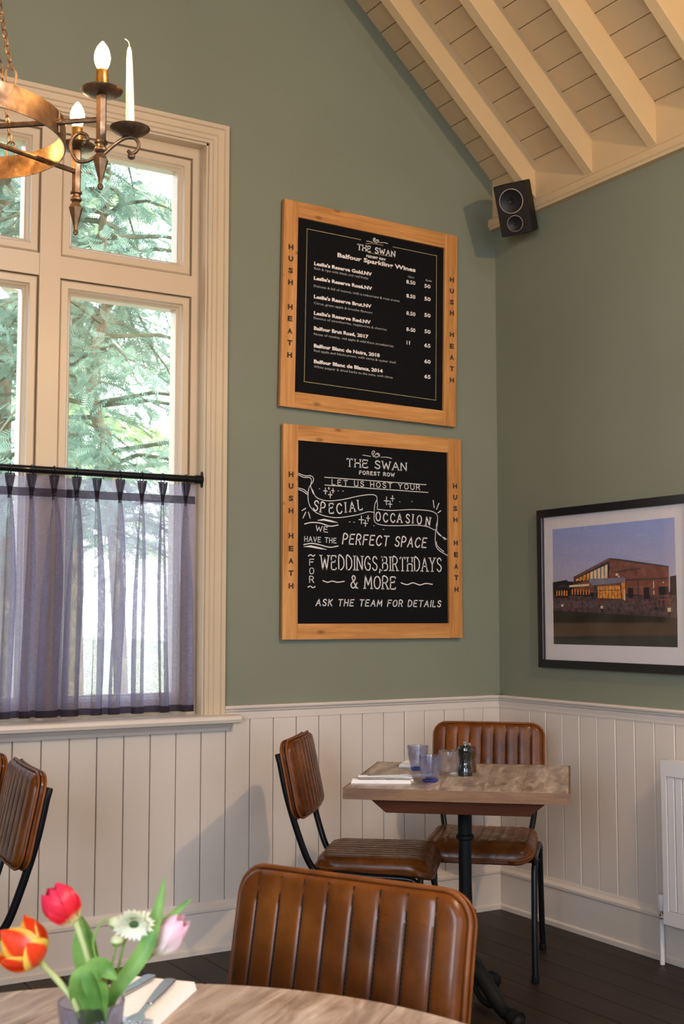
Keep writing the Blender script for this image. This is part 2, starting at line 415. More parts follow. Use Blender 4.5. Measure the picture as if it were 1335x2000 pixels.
# ceiling: outer deck, boards, rafters, ridge
bm = BM()
for s in (0, 1):
    xa, xb = (0.25, XC) if s == 0 else (-W_ROOM-.25, XC)
    za = zroof(xa) if s == 0 else ZB - SL*.25
    za = ZB - SL*.25
    prism(bm, [(xa, za+.04), (xb, APEX+.04), (xb, APEX+.2), (xa, za+.2)], 'y', -L_ROOM-TH, TH+.3)
ceiling = struct(obj('ceiling', bm, 'cream_ceiling'), 'vaulted cream boarded ceiling with exposed rafters')
L_SL = (W_ROOM/2)/cos(ANG); bwc = .1035
def slopeboard():
    c = .0026; bm = BM(); # local: x up the slope, z = normal to the room (negative = into room)
    prism(bm, [(.0012, .028), (.0012, c), (c+.001, 0), (bwc-c-.001, 0), (bwc-.0012, c), (bwc-.0012, .028)], 'y', -L_ROOM, 0); return bm
fb = None; o0 = -.018/cos(ANG)
nb = int(L_SL/bwc)+1
for side in (0, 1):
    for i in range(nb):
        d = .018/cos(ANG)-bwc + i*bwc
        if d+bwc > L_SL+.02: break
        dx = d*cos(ANG); z = ZB + d*sin(ANG)
        if side == 0: loc = (-dx, 0, z); rot = (0, ANG, 0)
        else: loc = (-W_ROOM+dx, 0, z); rot = (0, -ANG, 0)
        if fb is None:
            fb = obj('board', slopeboard(), 'cream_ceiling', ceiling)
            me2 = fb.data.copy(); 
            for v in fb.data.vertices: v.co.x = -v.co.x
            fb.data.flip_normals(); fb.location = loc; fb.rotation_euler = rot
        elif side == 0: share('board', fb, ceiling, loc, rot)
        else:
            o = bpy.data.objects.new('board', me2); link(o, ceiling); o.location = loc; o.rotation_euler = rot
RW, RD = .046, .122
ra = None
ys = [-.307-.366*k for k in range(20)]
for side in (0, 1):
    for yn in ys:
        if ra is None:
            bm = boxm(-L_SL+.02, .15, 0, RW, -RD, 0)
            ra = obj('rafter', bm, 'cream_ceiling', ceiling, bevel=.003); ra.location = (0, yn, ZB); ra.rotation_euler = (0, ANG, 0)
        elif side == 0: share('rafter', ra, ceiling, (0, yn, ZB), (0, ANG, 0))
        else: share('rafter', ra, ceiling, (-W_ROOM, yn+RW, ZB), (0, ANG, pi))
bm = boxm(XC-.03, XC+.03, -L_ROOM, 0, APEX-.22, APEX-.01); obj('ridge_beam', bm, 'cream_ceiling', ceiling, bevel=.003)

# ------------------------------------------------------------------ window
YF = .06
win = struct(thing('window_1', 'tall cream painted four-light window', 'window')); del win['category']; win['kind'] = 'structure'
# architrave, stepped profile swept around three sides
prof = [(0, 0), (0, .014), (.012, .014), (.016, .020), (.030, .020), (.034, .026), (.058, .026), (.062, .034), (.078, .034), (.080, 0)]   # (outwards from opening, proud)
def arch_run(kind):
    bm = BM(); zt = WZ1; out = []
    for (u, p) in prof:
        if kind == 'right': out.append([(WX1+u, -p, .90), (WX1+u, -p, zt+u)])
        elif kind == 'left': out.append([(WX0-u, -p, .90), (WX0-u, -p, zt+u)])
        else: out.append([(WX0-u, -p, zt+u), (WX1+u, -p, zt+u)])
    V = [[bm.verts.new(q) for q in r] for r in out]; n = len(V)
    fs = [bm.faces.new((V[i][0], V[i][1], V[(i+1) % n][1], V[(i+1) % n][0])) for i in range(n)]
    fs += [bm.faces.new([v[0] for v in V]), bm.faces.new([v[1] for v in V])]
    bmesh.ops.recalc_face_normals(bm, faces=fs); return bm
for k in ('right', 'left', 'top'): obj('architrave', arch_run(k), 'cream_window', win)
# lining (reveal) boards
obj('jamb', boxm(WX1-.008, WX1, -.001, YF+.1, .885, WZ1), 'cream_window', win)
obj('jamb', boxm(WX0, WX0+.008, -.001, YF+.1, .885, WZ1), 'cream_window', win)
obj('head_lining', boxm(WX0, WX1, -.001, YF+.1, WZ1-.008, WZ1), 'cream_window', win)
# frame: posts, mullions, head, transom, bottom rail
PIT = .625; LW = .545; XR = -1.50
ZT, ZTR1, ZTR0, ZBOT = 3.14, 2.652, 2.567, .93
obj('frame_post', boxm(XR, WX1-.008, YF, YF+.10, .885, WZ1-.008), 'cream_window', win, bevel=.003)
for k in range(1, 4):
    x1 = XR-(k-1)*PIT-LW; obj('mullion', boxm(x1-.08, x1, YF-.004, YF+.10, .885, WZ1-.008), 'cream_window', win, bevel=.004)
xl = XR-3*PIT-LW
obj('frame_post', boxm(WX0+.008, xl, YF, YF+.10, .885, WZ1-.008), 'cream_window', win, bevel=.003)
for k in range(4):
    xr = XR-k*PIT; xq = xr-LW
    obj('frame_head', boxm(xq, xr, YF, YF+.10, ZT, WZ1-.008), 'cream_window', win, bevel=.003)
    obj('transom', boxm(xq, xr, YF, YF+.10, ZTR0, ZTR1), 'cream_window', win, bevel=.003)
    obj('frame_sill', boxm(xq, xr, YF, YF+.10, .885, ZBOT), 'cream_window', win, bevel=.003)
def sash(xq, xr, z0, z1):
    bm = BM(); g = .004; x0, x1, a, b = xq+g, xr-g, z0+g, z1-g; M = .050
    # frame ring with stepped inner moulding
    steps = [(0, YF+.010), (.006, YF+.004), (.030, YF+.004), (.034, YF+.014), (M-.012, YF+.016), (M-.006, YF+.026), (M, YF+.030), (M, YF+.085), (0, YF+.085)]
    R = []
    for (i, y) in steps:
        R.append([bm.verts.new(q) for q in ((x0+i, y, a+i*1.0), (x1-i, y, a+i*1.0), (x1-i, y, b-i), (x0+i, y, b-i))])
    fs = []
    for p, q in zip(R, R[1:]+R[:1]):
        for k in range(4): fs.append(bm.faces.new((p[k], p[(k+1) % 4], q[(k+1) % 4], q[k])))
    bmesh.ops.recalc_face_normals(bm, faces=fs)
    s = obj('sash', bm, 'cream_window', win)
    obj('pane', boxm(x0+M-.004, x1-M+.004, YF+.036, YF+.040, a+M-.004, b-M+.004), 'pane_glass', s)
for k in range(4):
    xr = XR-k*PIT; sash(xr-LW, xr, ZTR1, ZT); sash(xr-LW, xr, ZBOT, ZTR0)
# window board (sill) with nosing and apron
bm = BM(); prism(bm, [(.16, .870), (-.072, .868), (-.084, .872), (-.089, .884), (-.084, .896), (-.072, .900), (.16, .900)], 'x', WX0-.13, -1.335)
struct(obj('trim_6', bm, 'cream'), 'cream window board with rounded nosing')
bm = BM(); prism(bm, [(0, .838), (-.030, .838), (-.034, .850), (-.046, .862), (-.046, .8685), (0, .8685)], 'x', WX0-.10, -1.36)
struct(obj('trim_7', bm, 'cream'), 'narrow cream apron moulding beneath the window board')
# exterior sill
obj('outer_sill', boxm(WX0, WX1, YF+.10, TH+.05, .84, .90), 'cream_window', win)

# ------------------------------------------------------------------ curtains, rod, rings
YR = .012; ZR = 1.822
rod = thing('curtain_rod', 'black cafe curtain rod across the window with end flange', 'curtain rod', (-2.71, YR, ZR))
bm = BM(); tube(bm, [(-1.235, 0, 0), (1.235, 0, 0)], .0138, 14); obj('pole', bm, 'black_metal', rod, smooth=40)
for s in (-1, 1):
    bm = BM(); q = s*1.242
    P = [(.012*cos(a)+0, .012*sin(a)) for a in np.linspace(0, 2*pi, 17)[:-1]]
    prism(bm, [(y, z*2.7) for y, z in P], 'x', q-.004*1, q+.003); tube(bm, [(q-s*.03, 0, 0), (q, 0, 0)], .0175, 14)
    obj('end_flange', bm, 'black_metal', rod, smooth=40)
pxp = [16, 59, 103, 147, 187, 232, 275, 316, 361]
pleats_r = [ony(p, 1000, YR).x for p in pxp[3:]]
gap = .0835
pleats_l = [ony(p, 1000, YR).x for p in pxp[:3]][::-1]
while pleats_l[-1] > -3.90: pleats_l.append(pleats_l[-1]-gap)
pleats_l = pleats_l[::-1]
ZC1, ZC0 = 1.797, .918
ringm = None
def curtain(name, pleats, xa, xb, label, fold_extra, seed):
    r = random.Random(seed); root = thing(name, label, 'curtain', (0, YR, 0))
    NZ = 44
    drift = {i: (r.uniform(-.006, .006), r.uniform(.7, 1.3), r.uniform(0, 6)) for i in range(len(pleats))}
    def row(z, pad=0):
        u = (ZC1-z)/(ZC1-ZC0)                    # 0 top .. 1 bottom
        ph = u*(ZC1-ZC0)
        pts = []
        allp = [xa] + list(pleats) + [xb]
        pts.append((xa, 0))
        for i, xp in enumerate(pleats):
            dr, am, phs = drift[i]
            if ph < .072: k = 1-(ph/.072); wd = .004+.011*k; dp = .012+.006*k      # flared heading above the pinch
            else: k = min(1, (ph-.072)/.35); wd = .004+(.0165+fold_extra.get(i, 0))*k**.6*am; dp = .014+.022*k+fold_extra.get(i, 0)*.6
            c = xp + dr*u*1.6 + .004*sin(3*u+phs)*u
            dp *= 1+.15*sin(4*u+phs)
            lean = .35*sin(phs+2.2*u)*wd
            pts += [(c-wd*.5, 0), (c-wd*.35, -dp*.35), (c-wd+lean, -dp*.75), (c-wd*.5+lean, -dp), (c+wd*.5+lean, -dp), (c+wd+lean, -dp*.75), (c+wd*.35, -dp*.35), (c+wd*.5, 0)]
            nx = pleats[i+1] if i+1 < len(pleats) else xb
            for q in (.28, .5, .72):
                pts.append((c+(nx-c)*q, .006*sin(pi*q)*(.4+.9*u)+.003*sin(phs+5*u)))
        pts.append((xb + .004*sin(5*u), 0.004))
        return [(x, y - pad, z) for x, y in pts]
    def sheet(z1, z0, nz, pad, mat, nm, kind=None):
        bm = BM(); R = []
        for j in range(nz+1):
            z = z1+(z0-z1)*j/nz; R.append([bm.verts.new(p) for p in row(z, pad)])
        for a, b in zip(R, R[1:]):
            for k in range(len(a)-1): bm.faces.new((a[k], a[k+1], b[k+1], b[k]))
        return obj(nm, bm, mat, root, smooth=60)
    sheet(ZC1, ZC0, NZ, 0, 'sheer_plum', 'cloth')
    sheet(ZC1-.043, ZC1-.074, 3, .0012, 'sheer_hem', 'heading_tape')
    sheet(ZC0+.024, ZC0-.001, 2, .0012, 'sheer_hem', 'hem')
    for i, xp in enumerate(pleats):                                   # pinched pleat heads
        bm = BM(); A = []
        for (ph, wd, dp) in ((-.006, .0175, .020), (.02, .014, .018), (.05, .007, .014), (.074, .0035, .010), (.085, .005, .014)):
            z = ZC1-ph; A.append([bm.verts.new(p) for p in ((xp-wd, -.002, z), (xp-wd*.8, -dp, z), (xp-wd*.2, -dp*.7, z), (xp+wd*.3, -dp*1.1, z), (xp+wd, -dp*.8, z), (xp+wd*.9, -.002, z))])
        for a, b in zip(A, A[1:]):
            for k in range(5): bm.faces.new((a[k], a[k+1], b[k+1], b[k]))
        obj('pleat', bm, 'sheer_hem', root, smooth=60)
    return root
curtain('cafe_curtain', pleats_r, pleats_r[0]-.035, -1.497, 'sheer plum cafe curtain nearest the window corner, right panel', {0: .012, 5: .004}, 3)
curtain('cafe_curtain', pleats_l, -3.92, pleats_l[-1]+.075, 'sheer plum cafe curtain at the left edge of the view, left panel', {len(pleats_l)-1: .022, len(pleats_l)-2: .006}, 8)
rings = [p for k, p in enumerate(list(pleats_l)+list(pleats_r)) if abs(p-pleats_r[1]) > .001]
for k, xp in enumerate(rings):
    if ringm is None:
        bm = BM(); tube(bm, [(0, .0185*cos(a), .0195*sin(a)-.003) for a in np.linspace(0, 2*pi, 21)[:-1]], .0021, 6, closed=True)
        tube(bm, [(0, -.002, -.022), (0, -.006, -.027), (0, -.006, -.034)], .0012, 5)
        ringm = tag(obj('curtain_ring', bm, 'black_metal', smooth=40), '', 'curtain ring', 'curtain rings on the rod'); o = ringm
    else: o = ringm.copy(); COL.objects.link(o)
    o.location = (xp+.002, YR, ZR)
    kr = len(rings)-1-k; W_ = ['first', 'second', 'third', 'fourth', 'fifth', 'sixth', 'seventh', 'eighth']
    o['label'] = f'dark curtain ring on the black rod, {W_[kr]} from the right end flange' if kr < 8 else 'dark curtain ring on the black rod beyond the left edge of the photograph'

# ------------------------------------------------------------------ outside
bm = boxm(-40, 30, 3.21, 90, -.5, -.35); tag(obj('lawn', bm, 'grass'), 'sunlit lawn outside the window', 'lawn')
bm = boxm(-14, 8, .4, 3.2, -.5, -.35); tag(obj('gravel_path', bm, 'gravel'), 'pale path just outside the window', 'path')
def spray(nl):
    V = []; F = []
    def tri(a, b, c): i = len(V); V.extend([a, b, c]); F.append((i, i+1, i+2))
    tri((0, -.004, 0), (0, .004, 0), (1, 0, -.12))
    for k in range(nl):
        x = .08+.88*k/nl; L = .34*sin(pi*(.15+.8*(1-k/nl)))+.06
        for s in (-1, 1):
            a = (x, 0, -.12*x*x); b = (x+L*.55, s*L*.75, -.12*x*x-.10*L); c = (x+.055, 0, -.12*x*x)
            m = (x+L*.45+.03, s*L*.45, -.12*x*x-.02)
            tri(a, m, c); tri(a, b, m)
    return np.array(V), np.array(F)
SV, SF = spray(8)
def foliage(centers, dirs, scales):
    n = len(centers); d = dirs/np.linalg.norm(dirs, axis=1)[:, None]
    up = np.tile([0, 0, 1.0], (n, 1)) + rng.normal(0, .5, (n, 3)); s = np.cross(up, d); s /= np.linalg.norm(s, axis=1)[:, None]; u = np.cross(d, s)
    M = np.stack([d, s, u], axis=2)*scales[:, None, None]
    V = np.einsum('nij,kj->nki', M, SV) + centers[:, None, :]
    F = SF[None] + (np.arange(n)*len(SV))[:, None, None]
    me = bpy.data.meshes.new('foliage'); V = V.reshape(-1, 3); F = F.reshape(-1, 3)
    me.vertices.add(len(V)); me.vertices.foreach_set('co', V.ravel()); me.loops.add(F.size); me.loops.foreach_set('vertex_index', F.ravel())
    me.polygons.add(len(F)); me.polygons.foreach_set('loop_start', np.arange(0, F.size, 3)); me.polygons.foreach_set('loop_total', np.full(len(F), 3))
    me.update(); me.validate(); return me
def tree(label, base, trunk, nbr, reach, mat, zr, nsp, size, seed, tr_r=.07):
    size *= .72; nsp = int(nsp*1.6)
    global rng; rng = np.random.default_rng(seed)
    root = thing('conifer_tree', label, 'tree', base)
    B = Vector(base); tp = bez([Vector(p)-B for p in trunk], 6)
    bm = BM(); tube(bm, tp, [tr_r*(1-.6*i/len(tp)) for i in range(len(tp))], 10); obj('trunk', bm, 'bark', root, smooth=60)
    cs = []; ds = []; sc = []
    bmb = BM()
    for k in range(nbr):
        z = rng.uniform(*zr); j = min(range(len(tp)), key=lambda q: abs(tp[q].z-z)); p0 = tp[j]
        a = rng.uniform(0, 2*pi); R = reach*rng.uniform(.55, 1.0)*(1-.35*max(0, (z-zr[0])/(zr[1]-zr[0])))
        dv = Vector((cos(a), sin(a), 0)); pts = [p0 + dv*R*t + Vector((0, 0, z-p0.z + .25*R*t - .55*R*t*t)) for t in (0, .25, .5, .75, 1)]
        tube(bmb, pts, [.022, .016, .012, .008, .004], 5)
        for q in range(nsp):
            t = rng.uniform(.12, 1.0); i = min(3, int(t*4)); f = t*4-i; p = pts[i].lerp(pts[i+1], f)
            off = Vector(rng.normal(0, 1, 3))*.09*R*.5; off.z *= .8
            d = dv*rng.uniform(.1, .8) + Vector((-dv.y, dv.x, 0))*rng.choice([-1, 1])*rng.uniform(.2, 1) + Vector((0, 0, rng.uniform(-.95, .15)))
            cs.append(p+off); ds.append(d); sc.append(size*rng.uniform(.6, 1.3))
    obj('branch_work', bmb, 'twig', root, smooth=60, kind='stuff')
    me = foliage(np.array(cs), np.array(ds), np.array(sc)); me.materials.append(MATS[mat])
    o = link(bpy.data.objects.new('foliage', me), root); o['kind'] = 'stuff'; return root
y1 = 4.6; T1 = [tuple(ony(px, py, y1)) for px, py in ((213, 905), (190, 820), (178, 740), (196, 650), (206, 590), (200, 450), (210, 300))]
b1 = (T1[0][0]+.1, y1, -.349)
tree('dark blue-green conifer with a leaning trunk just outside the right lights', b1, [b1, (T1[0][0]+.12, y1, .8)] + T1 + [(T1[-1][0], y1, 8.2)], 120, 2.3, 'conifer', (2.3, 7.6), 44, .21, 21, .06)
b2 = (-.2, 7.2, -.349); tree('blue-green conifer standing behind and right of the leaning one', b2, [b2, (-.3, 7.2, 4), (-.2, 7.3, 9)], 90, 2.6, 'conifer', (2.2, 8.6), 34, .25, 22, .14)
b3 = (-2.9, 7.6, -.349); tree('conifer filling the left lights behind the chandelier', b3, [b3, (-2.8, 7.6, 4), (-3, 7.6, 9)], 85, 2.4, 'conifer', (2.2, 8.6), 34, .25, 23, .14)
b4 = (-1.6, 12.5, -.349); tree('sunlit yellow-green tree farther back in the garden', b4, [b4, (-1.4, 12.4, 4), (-1.6, 12.5, 10)], 90, 3.6, 'conifer_far', (2.6, 9), 30, .34, 24, .2)
b5 = (2.6, 13.5, -.349); tree('pale green tree at the far right of the garden', b5, [b5, (2.5, 13.4, 4), (2.6, 13.5, 10)], 80, 3.6, 'conifer_far', (2.6, 9), 30, .34, 25, .2)

# ================================================================== BOARDS ON THE WALL
# stroke lettering ------------------------------------------------
G = {
'A': [[(0, 0), (.34, 1), (.68, 0)], [(.13, .36), (.55, .36)]], 'B': [[(0, 0), (0, 1)], [(0, 1), (.38, .98), (.5, .78), (.38, .56), (0, .54)], [(.3, .55), (.54, .46), (.58, .26), (.46, .03), (0, 0)]],
'C': [[(.6, .82), (.42, 1), (.16, .92), (0, .6), (0, .36), (.16, .07), (.42, 0), (.62, .2)]], 'D': [[(0, 0), (0, 1), (.3, .98), (.55, .75), (.58, .5), (.55, .25), (.3, .02), (0, 0)]],
'E': [[(.52, 1), (0, 1), (0, 0), (.54, 0)], [(0, .54), (.42, .54)]], 'F': [[(.52, 1), (0, 1), (0, 0)], [(0, .54), (.42, .54)]],
'G': [[(.6, .82), (.42, 1), (.16, .92), (0, .6), (0, .36), (.16, .07), (.42, 0), (.6, .12), (.6, .44), (.38, .44)]], 'H': [[(0, 0), (0, 1)], [(.56, 0), (.56, 1)], [(0, .52), (.56, .52)]],
'I': [[(0.03, 0), (0.03, 1)]], 'K': [[(0, 0), (0, 1)], [(.52, 1), (0, .42)], [(.17, .56), (.56, 0)]], 'L': [[(0, 1), (0, 0), (.5, 0)]],
'M': [[(0, 0), (.06, 1), (.36, .25), (.66, 1), (.72, 0)]], 'N': [[(0, 0), (0, 1), (.58, 0), (.58, 1)]],
'O': [[(.32, 1), (.1, .88), (0, .5), (.1, .12), (.32, 0), (.54, .12), (.64, .5), (.54, .88), (.32, 1)]], 'P': [[(0, 0), (0, 1), (.38, .98), (.52, .76), (.38, .5), (0, .46)]],
'R': [[(0, 0), (0, 1), (.38, .98), (.52, .76), (.38, .52), (0, .48)], [(.28, .5), (.56, 0)]], 'S': [[(.5, .84), (.34, 1), (.12, .95), (.03, .76), (.14, .58), (.4, .45), (.52, .26), (.42, .05), (.2, 0), (0, .16)]],
'T': [[(0, 1), (.6, 1)], [(.3, 1), (.3, 0)]], 'U': [[(0, 1), (0, .28), (.12, .04), (.3, 0), (.48, .04), (.58, .28), (.58, 1)]], 'V': [[(0, 1), (.3, 0), (.6, 1)]],
'W': [[(0, 1), (.2, 0), (.42, .8), (.64, 0), (.86, 1)]], 'Y': [[(0, 1), (.3, .5), (.6, 1)], [(.3, .5), (.3, 0)]], ',': [[(.06, .08), (0, -.16)]],
'&': [[(.62, .42), (.42, .1), (.2, 0), (.02, .16), (.06, .38), (.38, .66), (.42, .86), (.26, 1), (.12, .86), (.2, .62), (.62, 0)]], ' ': []}
GW = {c: (max((p[0] for s in g for p in s), default=.28)) for c, g in G.items()}
def ribbon(bm, pts, wd, y=-.0, mi=0):
    """flat painted line through 2-D points (x,z) on the plane y"""
    P = [Vector((p[0], p[1])) for p in pts]; L = []; R = []
    for i, p in enumerate(P):
        a = P[max(i-1, 0)]; b = P[min(i+1, len(P)-1)]; d = (b-a)
        if d.length < 1e-9: d = Vector((1, 0))
        if 0 < i < len(P)-1:
            d1 = (p-a).normalized(); d2 = (b-p).normalized(); m = d1+d2
            d = m.normalized() if m.length > .35 else d1
            k = min(1.6, 1/max(.5, d.dot(d1)))
        else: d = d.normalized(); k = 1
        ww = (wd[i] if isinstance(wd, (list, tuple)) else wd)/2*k
        nn = Vector((-d.y, d.x))*ww; e = d*(wd/2 if not isinstance(wd, (list, tuple)) else 0)*(-1 if i == 0 else 1 if i == len(P)-1 else 0)
        L.append(bm.verts.new((p.x+nn.x+e.x, y, p.y+nn.y+e.y))); R.append(bm.verts.new((p.x-nn.x+e.x, y, p.y-nn.y+e.y)))
    for i in range(len(P)-1): bm.faces.new((L[i], R[i], R[i+1], L[i+1])).material_index = mi
def smooth2(pts, n=5):
    return [(v.x, v.y) for v in bez([(p[0], p[1], 0) for p in pts], n)]
def strokes(bm, text, x0, x1, z0, h, wd, y, serif=False, slant=0, ang=0, gapf=.26):
    tot = 0; pos = []
    for c in text: pos.append(tot); tot += GW[c]+gapf
    tot -= gapf; s = (x1-x0)/tot
    for c, q in zip(text, pos):
        for st in G[c]:
            curvy = len(st) > 4 and c not in 'MWNEL'
            pp = [((q+a)*s+slant*b*h, b*h) for a, b in st]
            if curvy: pp = smooth2(pp, 3)
            T = lambda p: (x0+p[0]*cos(ang)-p[1]*sin(ang), z0+p[0]*sin(ang)+p[1]*cos(ang))
            if curvy: ribbon(bm, [T(p) for p in pp], wd, y)
            else:
                for a_, b_ in zip(pp, pp[1:]): ribbon(bm, [T(a_), T(b_)], wd, y)
            if serif:
                for e, (a, b) in ((pp[0], st[0]), (pp[-1], st[-1])):
                    nb = st[1] if (a, b) == st[0] else st[-2]
                    if abs(nb[1]-b) > .3 and b in (0, 1): k = .09*h; ribbon(bm, [T((e[0]-k, e[1])), T((e[0]+k, e[1]))], wd*.9, y)
                    elif abs(nb[1]-b) < .05: k = .11*h*(-1 if b > .9 else 1); ribbon(bm, [T((e[0], e[1])), T((e[0], e[1]+k))], wd*.9, y)
def textmesh(body, bold=0.0):
    cu = bpy.data.curves.new('txt', 'FONT'); cu.body = body; cu.size = 1; cu.offset = bold; cu.resolution_u = 2
    o = bpy.data.objects.new('txt', cu); COL.objects.link(o); dg = bpy.context.evaluated_depsgraph_get()
    me = bpy.data.meshes.new_from_object(o.evaluated_get(dg)); bpy.data.objects.remove(o); return me
def place_text(name, body, xa, xb, zb, h, mat, parent, y, bold=0.0, fit=True, axis='y', center=False, upper=True):
    me = textmesh(body, bold); co = np.array([v.co[:] for v in me.vertices])
    if len(co) == 0: return
    mn, mx_ = co.min(0), co.max(0); s = h/.73
    sxs = (xb-xa)/(mx_[0]-mn[0]) if fit else s
    if center: xa = (xa+xb)/2-(mx_[0]-mn[0])*s/2; sxs = s
    for v in me.vertices:
        X = xa+(v.co.x-mn[0])*sxs; Z = zb+v.co.y*s
        v.co = (X, y, Z) if axis == 'y' else (y, -X, Z)
    me.materials.append(MATS[mat]); me.update()
    return link(bpy.data.objects.new(name, me), parent)

YB = -.030
def board(label, cx, cz, wd, hg, rot, st, rl):
    root = thing('menu_board', label, 'sign', (cx, 0, cz)); root.rotation_euler = (0, rot, 0)
    X, Z = wd/2, hg/2
    obj('backing', boxm(-X+.004, X-.004, -.012, -.002, -Z+.004, Z-.004), 'black_plastic', root)
    obj('panel', boxm(-X+st-.004, X-st+.004, -.018, -.012, -Z+rl-.004, Z-rl+.004), 'blackboard', root)
    for s in (-1, 1):
        obj('frame_stile', boxm(s*X, s*(X-st), YB, -.0122, -Z, Z), 'pine_frame_upright', root, bevel=.002)
        obj('frame_rail', boxm(-X+st+.0006, X-st-.0006, YB+.0005, -.0122, s*Z, s*(Z-rl)), 'pine_frame', root, bevel=.002)
    def loc(px, py, y=-.0185):
        p = ony(px, py, y)-Vector((cx, 0, cz)); c, s = cos(rot), sin(rot)
        return (p.x*c - p.z*s, p.x*s + p.z*c)
    return root, loc
# rotation about +Y by rot maps local x to (cos, -sin) in (x,z): positive = right side lower
B1, L1 = board('upper black menu board listing sparkling wines in a knotty pine frame', -.690, 2.569, .889, .873, rad(1.1), .068, .066)
B2, L2 = board('lower chalk-lettered board about special occasions in a pine frame', -.677, 1.629, .900, .881, 0, .070, .064)
def vletters(root, L, pxs, px_of, cap, lab):
    for c, py in pxs:
        x, z = L(px_of(py), py, YB-.0006)
        place_text('letter', c, x-.0115, x+.0115, z-cap/2, cap, 'burnt_letter', root, YB-.0006, bold=.05)
HH = 'HUSHHEATH'
vletters(B1, L1, list(zip(HH, (482, 505, 528, 551, 599, 622, 646, 669, 693))), lambda y: 568-(y-482)*.013, .021, 0)
vletters(B1, L1, list(zip(HH, (546, 568, 590, 611, 653, 676, 698, 720, 742))), lambda y: 882, .021, 0)
vletters(B2, L2, list(zip(HH, (926, 949, 973, 997, 1046, 1071, 1095, 1119, 1144))), lambda y: 568, .021, 0)
vletters(B2, L2, list(zip(HH, (949, 971, 993, 1015, 1060, 1083, 1106, 1128, 1151))), lambda y: 888+(y-949)*.015, .021, 0)
YT = -.0186
def cropA(x, y): return 530+x/3.513, 370+y/3.513      # measured on the enlarged upper board
def cropB(x, y): return 530+x/3.423, 810+y/3.423      # measured on the enlarged lower board
def tA(body, x0, y0, x1, h, mat, bold=0.0):
    a = L1(*cropA(x0, y0)); b = L1(*cropA(x1, y0+(x1-x0)*.1)); place_text('lettering', body, a[0], b[0], a[1], h, mat, B1, YT, bold)
tA('Balfour Sparkling Wines', 452, 462, 988, .0185, 'print_white', .03)
items = [("Leslie's Reserve Gold.NV", 'Rich & ripe with black and red fruits', 292, 518, 688, 548, 662, '8.50', '50', 640, 672),
 ("Leslie's Reserve Rosé.NV", 'Delicate & full of nuance, with a redcurrant & rose aroma', 290, 618, 690, 668, 878, '8.50', '50', 736, 760),
 ("Leslie's Reserve Brut.NV", 'Citrus, green apple & brioche flavours', 290, 745, 685, 785, 690, '8.50', '50', 855, 872),
 ("Leslie's Reserve Red.NV", 'Essence of strawberries, raspberries & cherries', 290, 858, 680, 888, 790, '8-50', '50', 966, 984),
 ('Balfour Brut Rosé, 2017', 'Notes of rosehip, red apple & wild Kent strawberries', 290, 962, 664, 998, 836, '11', '65', 1058, 1080),
 ('Balfour Blanc de Noirs, 2018', 'Red apple and blackcurrant, with citrus & oyster shell', 290, 1082, 742, 1112, 850, None, '60', 0, 1190),
 ('Balfour Blanc de Blancs, 2014', 'White pepper & dried herbs to the nose, with citrus', 290, 1190, 762, 1222, 830, None, '65', 0, 1294)]
for nm, ds, x0, y0, x1, y2, x2, p1, p2, yp1, yp2 in items:
    tA(nm, x0, y0, x1, .0150, 'print_white', .04); tA(ds, x0, y2, x2, .0105, 'print_grey')
    if p1: tA(p1, 924 if p1 != '11' else 926, yp1+4, 986 if p1 != '11' else 948, .017, 'print_white', .02)
    tA(p2, 1048, yp2, 1090, .017, 'print_white', .02)
tA('125ml', 936, 604, 976, .009, 'print_grey'); tA('Bottle', 1058, 628, 1098, .009, 'print_grey')
bm = BM()
def rib(bm, pts, wd, L, crop, y=YT, sm=True):
    q = [L(*crop(*p)) for p in pts]; ribbon(bm, smooth2(q) if sm and len(q) > 2 else q, wd, y)
for seg in ([(612, 345), (244, 270)], [(244, 268), (224, 1318)], [(222, 1318), (1126, 1446)], [(1126, 1448), (1132, 458)], [(1134, 456), (832, 394)]): rib(bm, seg, .0022, L1, cropA, sm=False)
rib(bm, [(648, 372), (700, 372), (765, 384)], .002, L1, cropA); rib(bm, [(664, 434), (802, 458)], .0015, L1, cropA, sm=False)
obj('gold_border', bm, 'gold_line', B1)
def logo(root, L, crop, t0, t1, th, s0, s1, sh, swan, wl, serifw):
    bm = BM(); a = L(*crop(*t0)); b = L(*crop(*t1)); strokes(bm, 'THE SWAN', a[0], b[0], a[1], th, serifw, YT, serif=True)
    a = L(*crop(*s0)); b = L(*crop(*s1)); strokes(bm, 'FOREST ROW', a[0], b[0], a[1], sh, serifw*.75, YT, gapf=.36)
    obj('lettering', bm, 'chalk', root)
    bm = BM(); cx_, cy_, k = swan
    for pts, wd_ in (([(-26, -8), (-24, -24), (-14, -30), (-8, -22), (-16, -12), (-20, 2), (-8, 10), (12, 10), (26, 0), (16, -4), (24, -10), (8, -8), (14, -16), (0, -10), (-6, -2)], wl), ([(-14, 6), (4, 12), (22, 4)], wl*2)):
        rib(bm, [(cx_+p*k, cy_+q*k) for p, q in pts], wd_, L, crop)
    for pts in ([(-88, -2), (-60, 2), (-34, 8)], [(34, 12), (70, 12), (106, 20)]): rib(bm, [(cx_+p*k, cy_+q*k) for p, q in pts], wl*.8, L, crop)
    obj('swan_emblem', bm, 'chalk', root)
logo(B1, L1, cropA, (590, 412), (845, 452), .0245, (650, 462), (780, 484), .0075, (717, 356, .75), .0028, .0042)
logo(B2, L2, cropB, (503, 345), (900, 378), .033, (587, 397), (820, 412), .0140, (697, 272, 1.0), .0026, .0042)
